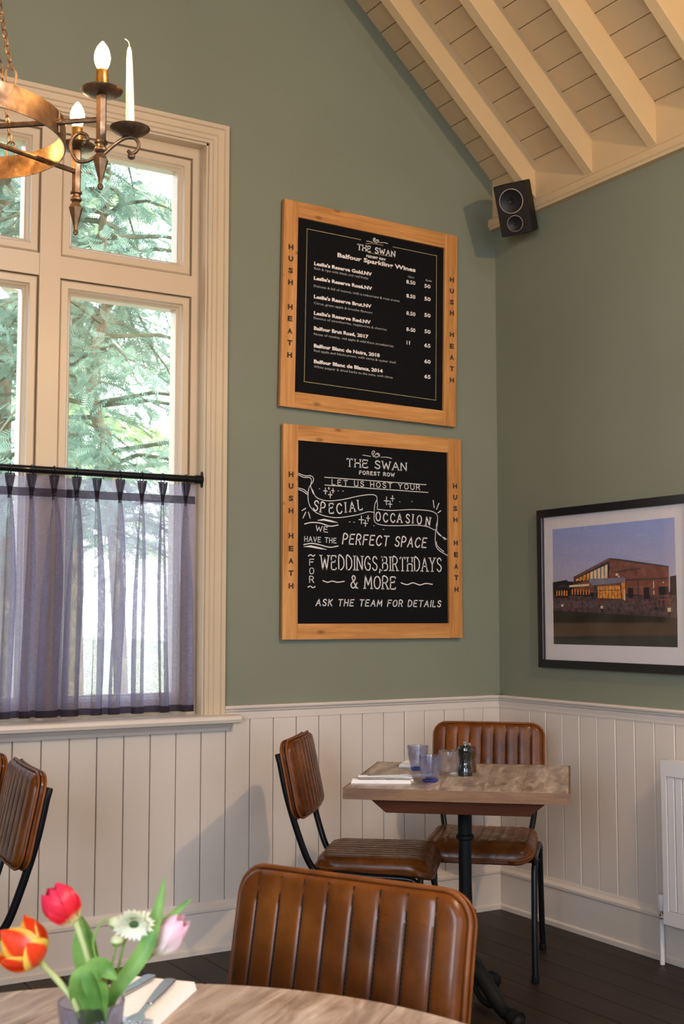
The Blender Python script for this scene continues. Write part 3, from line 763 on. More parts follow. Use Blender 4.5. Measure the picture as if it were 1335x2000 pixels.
def sB(text, x0, y0, x1, y1, h, wd, **kw):
    a = L2(*cropB(x0, y0)); b = L2(*cropB(x1, y1)); A = math.atan2(b[1]-a[1], b[0]-a[0]); bm = BM(); strokes(bm, text, a[0], a[0]+math.hypot(b[0]-a[0], b[1]-a[1]), a[1], h, wd, YT, ang=A, **kw); obj('lettering', bm, 'chalk', B2)
sB('LET US HOST YOUR', 404, 468, 990, 502, .0215, .0030, gapf=.42)
# words riding the banner: letter by letter along its curve
def banner(word, pts, h, wd):
    for c, (x, y, tilt) in zip(word, pts):
        a = L2(*cropB(x, y)); bm = BM(); strokes(bm, c, a[0], a[0]+GW[c]*h*.92, a[1], h, wd, YT, ang=tilt, serif=True); obj('letter', bm, 'chalk', B2)
banner('SPECIAL', [(278, 636, -.2), (326, 650, -.12), (385, 658, 0), (438, 660, .05), (494, 652, .05), (524, 648, .1), (582, 637, .12)], .041, .0046)
banner('OCCASION', [(698, 708, 0), (748, 716, 0), (796, 718, 0), (840, 718, -.02), (898, 722, -.04), (942, 724, -.05), (972, 728, -.08), (1030, 738, -.14)], .037, .0046)
sB('WE', 296, 776, 374, 786, .022, .0030); sB('HAVE THE', 220, 846, 432, 858, .020, .0028, gapf=.3)
sB('PERFECT SPACE', 474, 862, 1030, 888, .041, .0048, slant=.16, gapf=.34)
sB('WEDDINGS,BIRTHDAYS', 330, 1034, 1134, 1048, .058, .0044, serif=True, gapf=.30)
sB('& MORE', 530, 1158, 828, 1166, .052, .0046, serif=True)
sB('ASK THE TEAM FOR DETAILS', 296, 1276, 1128, 1284, .026, .0040, slant=.18, gapf=.36)
for c, (x, y) in zip('FOR', ((254, 1006), (254, 1064), (254, 1122))): a = L2(*cropB(x, y)); bm = BM(); strokes(bm, c, a[0], a[0]+.020, a[1], .025, .0030, YT); obj('letter', bm, 'chalk', B2)
bm = BM()
for pts, wd in (([(355, 418), (1032, 468)], .0028), ([(355, 470), (1045, 520)], .0028)): rib(bm, pts, wd, L2, cropB, sm=False)
for pts in ([(180, 392), (225, 408), (262, 408), (280, 425), (276, 450), (250, 490), (244, 560), (262, 620), (320, 665), (430, 688), (560, 672), (640, 650), (684, 652)],
            [(180, 402), (215, 418), (255, 420), (268, 440)], [(180, 490), (215, 500), (240, 522)], [(180, 500), (210, 512), (240, 534)], [(268, 440), (262, 480), (280, 530)],
            [(272, 500), (300, 552), (370, 575), (470, 568), (590, 542), (670, 534), (700, 545), (704, 566), (690, 600), (686, 660), (690, 716), (740, 738), (850, 742), (960, 738), (1040, 748), (1092, 770), (1100, 738)],
            [(704, 566), (708, 600), (706, 632)], [(706, 632), (800, 640), (930, 634), (1040, 640), (1092, 656), (1110, 690), (1098, 760), (1094, 850), (1112, 900), (1176, 942)],
            [(1108, 720), (1108, 790), (1170, 832)], [(1108, 784), (1160, 836)], [(1100, 850), (1110, 880), (1150, 915)]):
    rib(bm, pts, .0028, L2, cropB)
for pts in ([(222, 730), (270, 720), (330, 726), (390, 745), (444, 738)], [(216, 868), (270, 860), (330, 872), (390, 886), (444, 878)], [(344, 1110), (375, 1120), (405, 1112), (440, 1120), (485, 1114)],
            [(866, 1124), (905, 1136), (945, 1124), (990, 1138), (1030, 1128), (1074, 1134)], [(246, 944), (262, 936), (276, 946), (288, 938)], [(244, 1152), (260, 1146), (274, 1156), (290, 1150)]):
    rib(bm, pts, .0040, L2, cropB)
for pts, ww in (([(306, 706), (350, 702), (400, 712), (444, 722)], [.001, .008, .007, .001]), ([(214, 882), (262, 880), (320, 892), (368, 902)], [.001, .008, .007, .001])):
    ribbon(bm, [L2(*cropB(*p)) for p in pts], ww, YT-.0001)
for (x, y, s) in ((360, 510, 20), (410, 508, 15), (392, 535, 20), (383, 492, 6), (768, 576, 26), (808, 560, 18), (792, 598, 20), (600, 702, 26), (645, 692, 18), (627, 726, 20)):
    rib(bm, [(x, y-s), (x, y+s)], .0034, L2, cropB, sm=False); rib(bm, [(x-s*.6, y-1), (x+s*.6, y+1)], .0034, L2, cropB, sm=False)
for pts in ([(204, 640), (228, 626)], [(210, 690), (228, 652)], [(246, 652), (258, 690)], [(1080, 574), (1086, 620)], [(1102, 632), (1118, 592)], [(1112, 656), (1130, 642)]): rib(bm, pts, .0036, L2, cropB, sm=False)
for (x, y) in ((445, 508), (478, 510), (320, 494), (856, 582), (938, 580), (522, 716), (552, 718), (684, 742), (748, 766)): rib(bm, [(x-3, y), (x+3, y+1)], .002, L2, cropB, sm=False)
obj('chalk_drawing', bm, 'chalk', B2)

# ================================================================== PICTURE ON THE RIGHT WALL
def flat(name, col, rough=.5, emit=None):
    t = NT(name); t.set(Base_Color=col, Roughness=rough); return name
PY0, PY1, PZ0, PZ1 = -.302, -1.19, 1.065, 1.740
pic = thing('framed_picture', 'black framed photograph of a timber lodge at dusk on the right wall', 'picture', (0, (PY0+PY1)/2, (PZ0+PZ1)/2))
PC = Vector(pic.location); hw, hh = abs(PY1-PY0)/2, (PZ1-PZ0)/2
for s in (-1, 1):
    bm = BM(); f = .034
    V = [(s*hw, -hh), (s*hw, hh), (s*(hw-f), hh-f), (s*(hw-f), -hh+f)]; prism(bm, V, 'x', -.028, -.001); obj('frame_side', bm, 'frame_black', pic, bevel=.0015)
    bm = BM(); V = [(-hw, s*hh), (hw, s*hh), (hw-f, s*(hh-f)), (-hw+f, s*(hh-f))]; prism(bm, V, 'x', -.028, -.001); obj('frame_side', bm, 'frame_black', pic, bevel=.0015)
obj('mat_board', boxm(-.014, -.002, -hw+.03, hw-.03, -hh+.03, hh-.03), 'mat_board', pic)
def C5(x, y): p = onx(1030+x/4.377, 950+y/4.377, -.0145)-PC; return (p.y, p.z)
t = NT('dusk_sky'); v = t.coords(); s3 = t.n('SeparateXYZ'); t.l(v, s3.inputs[0])
nz = t.noise(t.coords((1, 3, 22)), 1.4, 4); zz = t.math('ADD', s3.outputs['Z'], t.math('MULTIPLY', nz, v=.10))
c = t.ramp(zz, [(.0, (.42, .23, .2)), (.05, (.50, .36, .33)), (.12, (.34, .30, .42)), (.30, (.24, .28, .52))])
zz2 = t.n('MapRange'); t.l(zz, zz2.inputs[0]); zz2.inputs[1].default_value = -.07; zz2.inputs[2].default_value = .30
c = t.ramp(zz2.outputs[0], [(.0, (.60, .34, .26)), (.2, (.54, .40, .42)), (.45, (.42, .40, .55)), (1, (.30, .36, .68))]); t.set(Base_Color=c, Roughness=.4)
simple('night_grass', (.028, .024, .014), .5, var=.5, scale=8); simple('roof_slate', (.05, .04, .045), .5); simple('lodge_timber', (.20, .065, .04), .5, var=.25, scale=40)
simple('amber_print', (.72, .27, .04), .5, var=.45, scale=70); simple('pale_print', (.75, .58, .38), .5); simple('dark_print', (.018, .013, .015), .5); simple('terrace_print', (.085, .05, .05), .5, var=.6, scale=60); simple('grey_print', (.2, .19, .25), .5)
PM = ['dusk_sky', 'night_grass', 'roof_slate', 'lodge_timber', 'amber_print', 'pale_print', 'dark_print', 'terrace_print', 'grey_print']
bm = BM(); lay = [0]
def poly5(pts, m):
    lay[0] += 1; x = -.0143-.00004*lay[0]
    vs = [bm.verts.new((x, *C5(*p))) for p in pts]; f = bm.faces.new(vs); f.material_index = PM.index(m)
    if f.normal.x > 0: f.normal_flip()
poly5([(212, 368), (1252, 264), (1281, 1376), (222, 1348)], 'dusk_sky')
poly5([(214, 820), (330, 800), (345, 812), (395, 815), (395, 900), (1215, 900), (1215, 770), (1268, 760), (1278, 1140), (218, 1060)], 'dark_print')
poly5([(218, 1060), (1278, 1110), (1281, 1376), (222, 1348)], 'night_grass')
poly5([(216, 930), (560, 940), (1274, 930), (1277, 1125), (1000, 1105), (640, 1085), (218, 1062)], 'terrace_print')
poly5([(392, 782), (700, 618), (1204, 684), (1208, 940), (392, 900)], 'lodge_timber')
poly5([(388, 785), (700, 616), (706, 626), (760, 632), (1206, 694), (1204, 680), (760, 617), (694, 612), (388, 776)], 'roof_slate')
poly5([(398, 792), (690, 640), (700, 690), (690, 778), (530, 800), (398, 835)], 'dark_print')
for k in range(9):
    x = 410+k*31; y = 785-k*14.5; poly5([(x, y+8), (x+24, y-3), (x+24, 805-k*3), (x, 815-k*3)], 'amber_print' if k < 4 else 'pale_print')
poly5([(525, 792), (832, 778), (834, 818), (560, 846), (526, 830)], 'grey_print')
poly5([(355, 846), (525, 832), (525, 850), (355, 862)], 'pale_print')
poly5([(600, 856), (786, 846), (800, 960), (600, 955)], 'amber_print')
for k in range(7): x = 612+k*26; poly5([(x, 852), (x+3, 852), (x+3, 958), (x, 956)], 'dark_print')
poly5([(600, 888), (792, 884), (792, 888), (600, 892)], 'dark_print')
poly5([(800, 830), (830, 815), (838, 975), (812, 965)], 'amber_print'); poly5([(822, 880), (830, 880), (834, 975), (824, 975)], 'pale_print')
poly5([(240, 880), (345, 870), (350, 950), (240, 955)], 'dark_print')
for k in range(5): poly5([(246+k*21, 892), (256+k*21, 890), (256+k*21, 935), (246+k*21, 938)], 'amber_print')
for k in range(7): poly5([(378+k*24, 880), (387+k*24, 879), (387+k*24, 925), (378+k*24, 928)], 'amber_print')
poly5([(565, 845), (592, 843), (594, 965), (567, 965)], 'roof_slate')
for q in ([(858, 868), (902, 866), (906, 950), (860, 952)], [(992, 864), (1040, 862), (1044, 962), (994, 964)], [(1120, 858), (1202, 854), (1206, 925), (1124, 928)]): poly5(q, 'dark_print')
poly5([(838, 796), (1206, 780), (1206, 786), (838, 806)], 'roof_slate'); poly5([(942, 806), (950, 806), (952, 960), (944, 960)], 'roof_slate')
for (x, y, a, b) in ((1074, 812, 8, 60), (1076, 890, 8, 34), (1155, 814, 10, 12), (754, 745, 22, 18), (290, 1008, 16, 20), (626, 1022, 20, 22), (1198, 1038, 28, 34), (420, 792, 20, 12), (640, 765, 18, 14), (775, 765, 12, 12)):
    poly5([(x, y), (x+a, y), (x+a, y+b), (x, y+b)], 'pale_print')
poly5([(1208, 1075), (1224, 1075), (1224, 1128), (1208, 1128)], 'dark_print'); poly5([(632, 1046), (646, 1046), (646, 1076), (632, 1076)], 'dark_print')
for (x, y, s) in ((330, 1010, 1), (430, 985, .9), (600, 975, .8), (870, 965, 1), (1000, 985, 1.1), (1110, 960, 1.5)):
    poly5([(x, y), (x+80*s, y+4), (x+80*s, y+10*s), (x, y+8*s)], 'lodge_timber')
    for k in range(4): poly5([(x+k*24*s, y+6), (x+(k*24+6)*s, y+6), (x+(k*24+6)*s, y+48*s), (x+k*24*s, y+46*s)], 'lodge_timber')
obj('print', bm, PM, pic)
a = C5(735, 738); b = C5(972, 708)
me = textmesh('HUSH HEATH WINERY', .02); co = np.array([v.co[:] for v in me.vertices]); wdt = co[:, 0].max()
for v in me.vertices:
    q = v.co.x/wdt; v.co = (-.0143-.00004*(lay[0]+2), a[0]+(b[0]-a[0])*q, a[1]+(b[1]-a[1])*q+v.co.y*.0085)
me.materials.append(MATS['dark_print']); link(bpy.data.objects.new('lettering', me), pic)['kind'] = 'stuff'
t = NT('picture_glass'); t.p.inputs['Roughness'].default_value = .03
gl = t.n('BsdfGlossy'); gl.inputs['Roughness'].default_value = .04; trn = t.n('BsdfTransparent'); mx = t.n('MixShader')
t.l(schlick(t), mx.inputs[0]); t.l(trn.outputs[0], mx.inputs[1]); t.l(gl.outputs[0], mx.inputs[2]); t.l(mx.outputs[0], t.out.inputs[0])
obj('glazing', boxm(-.0205, -.0195, -hw+.032, hw-.032, -hh+.032, hh-.032), 'picture_glass', pic)

# ================================================================== LOUDSPEAKER
sp = thing('loudspeaker', 'small dark two-driver loudspeaker tilted down in the upper corner', 'speaker', tuple(ony(1001, 409, -.365)))
SW, SH, SD = .138, .218, .145
bm = BM(); prism(bm, [(-SW/2, 0), (SW/2, 0), (SW/2*1.0, -SD*.75), (SW/2*.78, -SD), (-SW/2*.78, -SD), (-SW/2, -SD*.75)], 'z', -SH/2, SH/2)
obj('cabinet', bm, 'speaker_case', sp, bevel=.003)
def disc_part(nm, r, cz_, mat, prof, y0=0):
    bm = BM(); lathe(bm, prof, n=32); bmesh.ops.rotate(bm, verts=bm.verts, matrix=Matrix.Rotation(-pi/2, 3, 'X')); bmesh.ops.translate(bm, verts=bm.verts, vec=(0, y0, cz_)); return obj(nm, bm, mat, sp, smooth=50)
for nm, r, cz_ in (('woofer', .050, .036), ('tweeter', .033, -.060)):
    disc_part(nm, r, cz_, 'driver_cone', [(0, .006 if nm == 'tweeter' else .002), (r*.22, .006), (r*.28, .0015), (r*.75, .003), (r*.95, .006), (r, .004), (r, .0005)])
    disc_part(nm+'_ring', r, cz_, 'silver_ring', [(r*.99, .001), (r*.99, .006), (r*1.05, .006), (r*1.05, .001)])
# local +y = front. aim: down and towards the room
fdir = Vector((-.82, -.60, -.42)).normalized(); up = Vector((0, 0, 1)); side = fdir.cross(up).normalized(); upp = side.cross(fdir)
R = Matrix((side, fdir, upp)).transposed(); sp.rotation_euler = (R @ Matrix.Rotation(rad(4), 3, 'Y')).to_euler()
bm = BM(); tube(bm, [(0, -SD*.9, -.02), (.02, -SD*1.5, -.045)], .010, 12); lathe(bm, [(0, -.012), (.016, -.012), (.016, .012), (0, .012)], (.022, -SD*1.55, -.047), 14); obj('bracket_arm', bm, 'cream', sp, smooth=40)
# ================================================================== RADIATOR
rd = thing('radiator', 'white fluted panel radiator with a floor pipe at the right edge', 'radiator', (0, -1.68, 0))
RY = .60; RZ0, RZ1 = .160, .752; RXf = -.100
obj('back_panel', boxm(-.090, -.05, -RY+.01, RY-.01, RZ0+.012, RZ1-.014), 'white_radiator', rd)
nf = 30; pitch = (2*RY-.05)/nf; ff = None
for k in range(nf):
    y = -RY+.025+k*pitch
    if ff is None:
        bm = BM(); prism(bm, [(RXf+.010, .0030), (RXf+.0012, .0030), (RXf, .0042), (RXf, pitch-.0042), (RXf+.0012, pitch-.0030), (RXf+.010, pitch-.0030)], 'z', RZ0+.052, RZ1-.058)
        ff = obj('flute', bm, 'white_radiator', rd, loc=(0, y, 0))
    else: share('flute', ff, rd, (0, y, 0))
obj('top_rail', boxm(RXf-.004, -.045, -RY, RY, RZ1-.056, RZ1), 'white_radiator', rd, bevel=.005, seg=2)
obj('bottom_rail', boxm(RXf-.004, -.045, -RY, RY, RZ0, RZ0+.050), 'white_radiator', rd, bevel=.005, seg=2)
for s in (-1, 1): obj('side_rail', boxm(RXf-.003, -.045, s*RY, s*(RY-.024), RZ0+.02, RZ1-.03), 'white_radiator', rd, bevel=.004)
bm = BM(); tube(bm, [(-.072, .642, 0.001), (-.072, .642, .155), (-.072, .636, .178), (-.072, .60, .185)], .0095, 12); obj('pipe', bm, 'white_radiator', rd, smooth=50)
bm = BM(); lathe(bm, [(0, 0), (.013, 0), (.015, .004), (.015, .052), (.011, .060), (0, .060)], (-.072, .640, .196), 16); obj('valve_cap', bm, 'white_radiator', rd, smooth=50)
bm = BM(); lathe(bm, [(0, 0), (.010, 0), (.013, .004), (.008, .010), (.013, .016), (.009, .024), (0, .024)], (-.072, .640, .166), 12); obj('valve_nut', bm, 'steel', rd, smooth=50)
for y in (-.3, .3): obj('wall_hook', boxm(-.05, -.0148, y-.015, y+.015, .3, .34), 'white_radiator', rd)

# ================================================================== CHAIRS
def panel_mesh(Wd, H, T, rc, ribs, bulge, er, curve=0.0, nx=108, nz=26, flare=0.0):
    """upholstered rounded panel in the xz plane (x across, z up), front towards -y, ribs across x"""
    bm = BM(); F, Bk = [], []
    pit = Wd/ribs
    for j in range(nz+1):
        s = -1+2*j/nz; zt = sin(s*pi/2)*.5*.55+s*.5*.45; z = zt*H
        dz = H/2-abs(z); hw_ = Wd/2*(1+flare*z)
        if dz < rc: hw_ -= rc-sqrt(max(0, rc*rc-(rc-dz)**2))
        rf, rb = [], []
        for i in range(nx+1):
            u = -1+2*i/nx; x = hw_*u
            e = min(hw_-abs(x) if dz > rc else (Wd/2-abs(x)), dz)
            if dz < rc and abs(x) > Wd/2-rc: e = max(0, rc-math.hypot(rc-dz, abs(x)-(Wd/2-rc)))
            k = min(1, max(0, e)/er); fall = sqrt(max(0, 1-(1-k)**2))
            ph = ((x+Wd/2)/pit) % 1.0; rib = abs(sin(pi*ph))**.3
            y = -(T*.5*fall + bulge*(rib-.75)*fall) + curve*(x/(Wd/2))**2*-1
            yb = T*.5*(.6+.4*fall) + curve*(x/(Wd/2))**2*-1
            rf.append(bm.verts.new((x, y, z))); rb.append(bm.verts.new((x, yb, z)))
        F.append(rf); Bk.append(rb)
    for j in range(nz):
        for i in range(nx):
            bm.faces.new((F[j][i], F[j][i+1], F[j+1][i+1], F[j+1][i])); bm.faces.new((Bk[j][i], Bk[j+1][i], Bk[j+1][i+1], Bk[j][i+1]))
    for j in range(nz):
        bm.faces.new((F[j][0], F[j+1][0], Bk[j+1][0], Bk[j][0])); bm.faces.new((F[j][nx], Bk[j][nx], Bk[j+1][nx], F[j+1][nx]))
    for i in range(nx):
        bm.faces.new((F[0][i], Bk[0][i], Bk[0][i+1], F[0][i+1])); bm.faces.new((F[nz][i], F[nz][i+1], Bk[nz][i+1], Bk[nz][i]))
    bmesh.ops.recalc_face_normals(bm, faces=bm.faces); return bm
def outline(Wd, H, rc, y, curve, n=8, grow=0.0):
    pts = []
    for (cx_, cz_, a0) in ((Wd/2-rc, H/2-rc, 0), (-Wd/2+rc, H/2-rc, pi/2), (-Wd/2+rc, -H/2+rc, pi), (Wd/2-rc, -H/2+rc, 1.5*pi)):
        for k in range(n+1):
            a = a0+pi/2*k/n; x = cx_+(rc+grow)*cos(a); pts.append((x, y-curve*(x/(Wd/2))**2, cz_+(rc+grow)*sin(a)))
    # subdivide long straights for the curve
    out = []
    for a, b in zip(pts, pts[1:]+pts[:1]):
        out.append(a); d = math.dist(a, b)
        if d > .05:
            m = int(d/.03)
            for q in range(1, m):
                x = a[0]+(b[0]-a[0])*q/m; out.append((x, y-curve*(x/(Wd/2))**2, a[2]+(b[2]-a[2])*q/m))
    return out
BW, BH = .436, .262
def make_chair(label):
    root = thing('dining_chair', label, 'chair')                 # local +x = the way the chair faces
    # backrest
    CV = -.016
    bm = panel_mesh(BW, BH, .042, .048, 9, .0050, .016, CV); tilt = .20
    M = Matrix.Translation((-.262, 0, .728)) @ Matrix.Rotation(-tilt, 4, 'Y') @ Matrix.Rotation(pi/2, 4, 'Z')
    back = obj('backrest', bm, 'tan_leather', root, smooth=60); back.data.transform(M)
    bm = BM(); tube(bm, outline(BW, BH, .048, -.006, CV, grow=.002), .0042, 8, closed=True); tube(bm, outline(BW, BH, .048, .014, CV, grow=.001), .0036, 6, closed=True)
    o = obj('piping', bm, 'leather_piping', back, smooth=60); o.data.transform(M)
    bm = BM(); tube(bm, outline(BW, BH, .048, -.0008, CV, grow=.0028), .0014, 5, closed=True)
    pit = BW/9
    for k in range(1, 9):
        x = -BW/2+k*pit; c = -CV*(x/(BW/2))**2
        tube(bm, [(x, -.0176+c*1, -BH/2+.010), (x, -.0178+c, 0), (x, -.0176+c, BH/2-.010)], .0021, 6)
    o = obj('seam', bm, 'thread', back, smooth=60); o.data.transform(M)  # near-black tubes: seam thread, thickened to paint the shade in the grooves
    bm = BM()
    for k in range(1, 9):
        x = -BW/2+k*pit; c = -CV*(x/(BW/2))**2
        for q in range(34):
            z = -BH/2+.014+q*(BH-.028)/33; box(bm, x+.0012, x+.0024, -.0204+c, -.0188+c, z, z+.0034)
    o = obj('stitching', bm, 'stitch', back); o.data.transform(M); o['kind'] = 'stuff'
    # seat : ribs run front to back -> panel across y, laid flat
    SWd, SDp = .400, .405
    bm = panel_mesh(SWd, SDp, .062, .062, 10, .0050, .030, 0, nx=100, nz=24, flare=-.12)
    for v in bm.verts:                                           # waterfall front
        if v.co.z < -.12: v.co.y += ((-.12-v.co.z)/.08)**2*.020
    M2 = Matrix.Translation((0, 0, .440)) @ Matrix.Rotation(pi/2, 4, 'Z') @ Matrix.Rotation(-pi/2, 4, 'X')
    # local: x across -> y ; z(front -) -> +x ; -y(front face) -> up
    M2 = Matrix(((0, 0, -1, 0), (1, 0, 0, 0), (0, -1, 0, .440), (0, 0, 0, 1)))
    seat = obj('seat', bm, 'tan_leather', root, smooth=60); seat.data.transform(M2)
    ol = [(p[0]*(1-.12*p[2]), p[1], p[2]) for p in outline(SWd, SDp, .062, .004, 0, grow=.001)]
    bm = BM(); tube(bm, [(x, y+(((-.12-z)/.08)**2*.020 if z < -.12 else 0), z) for x, y, z in ol], .0035, 6, closed=True)
    o = obj('piping', bm, 'leather_piping', seat, smooth=60); o.data.transform(M2)
    # frame
    r = .0115
    for s in (-1, 1):
        pts = bez([(.10, s*.150, .398), (-.08, s*.158, .398), (-.175, s*.163, .403), (-.212, s*.165, .432), (-.242, s*.178, .50), (-.290, s*.196, .66), (-.322, s*.198, .808)], 6)
        bm = BM(); tube(bm, pts, r, 12); obj('back_post', bm, 'black_metal', root, smooth=50)
        bm = BM(); lathe(bm, [(0, .003), (r*.85, .003), (r+.0006, 0), (r+.0006, -.022), (r*.9, -.022)], n=14); bmesh.ops.rotate(bm, verts=bm.verts, matrix=Matrix.Rotation(-.25, 3, 'Y')); bmesh.ops.translate(bm, verts=bm.verts, vec=(-.3235, s*.198, .8105)); obj('post_cap', bm, 'black_plastic', root, smooth=50)
        yy = s*.2; fx = .225; rx = -.225
        top = .412
        path = [(fx, s*.208, .012), (.20, s*.206, .17), (.165, s*.205, .36), (.150, s*.206, .392), (.120, s*.203, top-.004), (0, s*.202, top), (-.125, s*.203, top+.006), (-.155, s*.206, .40), (-.165, s*.205, .36), (-.20, s*.206, .17), (rx, s*.208, .012)]
        pf = bez(path[:6], 5); pr = bez(path[5:], 5)
        bm = BM(); tube(bm, pf, r, 12); obj('leg', bm, 'black_metal', root, smooth=50)
        bm = BM(); tube(bm, pr, r, 12); obj('leg', bm, 'black_metal', root, smooth=50)
        for x in (fx, rx):
            bm = BM(); lathe(bm, [(0, 0), (.0125, 0), (.0145, .004), (.0135, .026), (.0118, .026)], (x, s*.208, 0), 14); obj('foot', bm, 'black_plastic', root, smooth=50)
    for x in (.09, -.12):
        bm = BM(); tube(bm, bez([(x, -.213, .405), (x, -.19, .396), (x, 0, .394), (x, .19, .396), (x, .213, .405)], 4), .009, 10); obj('crossbar', bm, 'black_metal', root, smooth=50)
    return root
def fin(label, base, az_deg, first=None):
    loc = (base[0], base[1], 0)
    if first is None:
        o = make_chair(label); o.location = loc; o.rotation_euler = (0, 0, rad(az_deg))
    else: o = dup(first, loc, rad(az_deg), label)
    o['group'] = 'tan leather dining chairs'; return o
ch0 = fin('tan leather chair in the corner facing the viewer behind the square table', (-.623, -.673), 226.5)
fin('tan leather chair side-on at the left of the square table', (-1.108, -.722), -40, ch0)
fin('large tan leather chair back in the foreground, tucked at the round table', (-2.693, -2.822), 206.4, ch0)
pA = onz(97, 1503, .855); cA = pA + Vector((-.318, .175, 0))
fin('tan leather chair at the left edge below the curtain, facing left', (cA.x, cA.y), 173, ch0)
pB = onz(8, 1478, .855); cB = pB + Vector((-.292, .218, 0))
fin('tan leather chair mostly cut off by the left edge, behind its neighbour', (cB.x, cA.y+.46), 180, ch0)

# ================================================================== TABLES
# square corner table
TC = Vector((-.988, -1.061, 0)); TR = rad(-41.4)
tb = thing('square_table', 'square oak table on a black cast iron pedestal in the corner', 'table', TC, TR)
TX, TY = .343, .354; nP = 5; e0 = None; ed = [-TY, -.21, -.085, .055, .20, TY]
for k in range(5):
    o = obj('plank', boxm(-TY, TY, ed[k]*TX/TY+.0004, ed[k+1]*TX/TY-.0004, .716, .750), 'oak_top', tb, bevel=.0015); o.rotation_euler = (0, 0, pi/2)
bm = BM()
obj('edge_strip', boxm(-TX, TX, -TY-.006, -TY, .715, .7492), 'oak_edge', tb, bevel=.002); obj('edge_strip', boxm(-TX, TX, TY, TY+.006, .715, .7492), 'oak_edge', tb, bevel=.002)
obj('edge_strip', boxm(-TX-.006, -TX, -TY-.006, TY+.006, .715, .7492), 'oak_edge', tb, bevel=.002); obj('edge_strip', boxm(TX, TX+.006, -TY-.006, TY+.006, .715, .7492), 'oak_edge', tb, bevel=.002)
for s in (-1, 1):
    bm = BM(); prism(bm, [(-.285, .7145), (.285, .7145), (.225, .665), (-.225, .665)], 'y', s*.27-.011, s*.27+.011)
    b_ = obj('batten', bm, 'red_batten', tb, bevel=.0015)
    for x in (-.24, .24):
        bm = BM(); lathe(bm, [(0, .003), (.004, .003), (.006, 0)], n=10); bmesh.ops.rotate(bm, verts=bm.verts, matrix=Matrix.Rotation(pi/2*s, 3, 'X')); bmesh.ops.translate(bm, verts=bm.verts, vec=(x, s*.2815, .692)); obj('screw', bm, 'brass', b_, smooth=40)
def pedestal(root, z_top, nfeet, a0, foot=.27, colr=.0235):
    bm = BM(); lathe(bm, [(0, z_top), (.07, z_top), (.07, z_top-.012), (.032, z_top-.02), (colr, z_top-.04), (colr, .56), (.030, .555), (.030, .545), (colr*.92, .54), (colr*.92, .40), (colr*1.0, .32), (.034, .312), (.038, .300), (.034, .288), (.028, .280), (.036, .268), (.040, .255), (.036, .242), (.024, .235), (.022, .16), (.032, .150), (.036, .12), (.030, .09), (0, .09)], n=20)
    obj('column', bm, 'cast_iron', root, smooth=40)
    bm = BM(); box(bm, -.02, .02, -.25, .25, z_top, z_top+.012); box(bm, -.25, .25, -.02, .02, z_top, z_top+.012); obj('top_bracket', bm, 'cast_iron', root)
    for k in range(nfeet):
        a = a0+2*pi*k/nfeet; d = Vector((cos(a), sin(a), 0)); Z = Vector((0, 0, 1))
        pts = bez([d*.012+Z*.135, d*.06+Z*.128, d*.12+Z*.085, d*.18+Z*.040, d*(foot-.035)+Z*.028, d*foot+Z*.022], 4)
        n_ = len(pts); bm = BM(); tube(bm, pts, [.030-.011*i/n_+(.010 if i > n_-5 else 0) for i in range(n_)], 10)
        lathe(bm, [(0, 0), (.022, 0), (.027, .008), (.026, .026), (.016, .038), (0, .040)], d*(foot-.012), 12)
        tube(bm, bez([d*.03+Z*.10, d*.07+Z*.05, d*.12+Z*.035, d*.15+Z*.055, d*.13+Z*.07, d*.11+Z*.06], 4), .010, 8)
        obj('foot', bm, 'cast_iron', root, smooth=50)
pedestal(tb, .6645, 3, rad(-88)-TR+0, .26)
# round foreground table
RC = Vector((-3.070, -3.231, 0)); RR = .579; SA = math.atan2(.101, .123)
rt = thing('round_table', 'round weathered oak table in the foreground with a tulip glass', 'table', RC, SA)
seam = (onz(598, 1930, .75)-RC); oy = -seam.x*sin(SA)+seam.y*cos(SA)
cuts = sorted([oy+k*.145 for k in range(-9, 10) if abs(oy+k*.145) < RR-.01]); cuts = [-RR]+cuts+[RR]
for a, b in zip(cuts, cuts[1:]):
    if b-a < .004: continue
    a2, b2 = a+.0006, b-.0006; N = 14; ysv = [a2+(b2-a2)*i/N for i in range(N+1)]
    poly = [(sqrt(max(0, RR**2-y*y)), y) for y in ysv] + [(-sqrt(max(0, RR**2-y*y)), y) for y in ysv[::-1]]
    q = [poly[0]]
    for p in poly[1:]:
        if math.dist(p, q[-1]) > 1e-4: q.append(p)
    bm = BM(); prism(bm, q, 'z', .718, .750); obj('plank', bm, 'oak_top', rt, bevel=.0008)
bm = BM(); prism(bm, [(.40, .717), (-.40, .717), (-.33, .668), (.33, .668)], 'x', -.02, .02); obj('batten', bm, 'red_batten', rt)
pedestal(rt, .655, 4, rad(45), .30, .028)

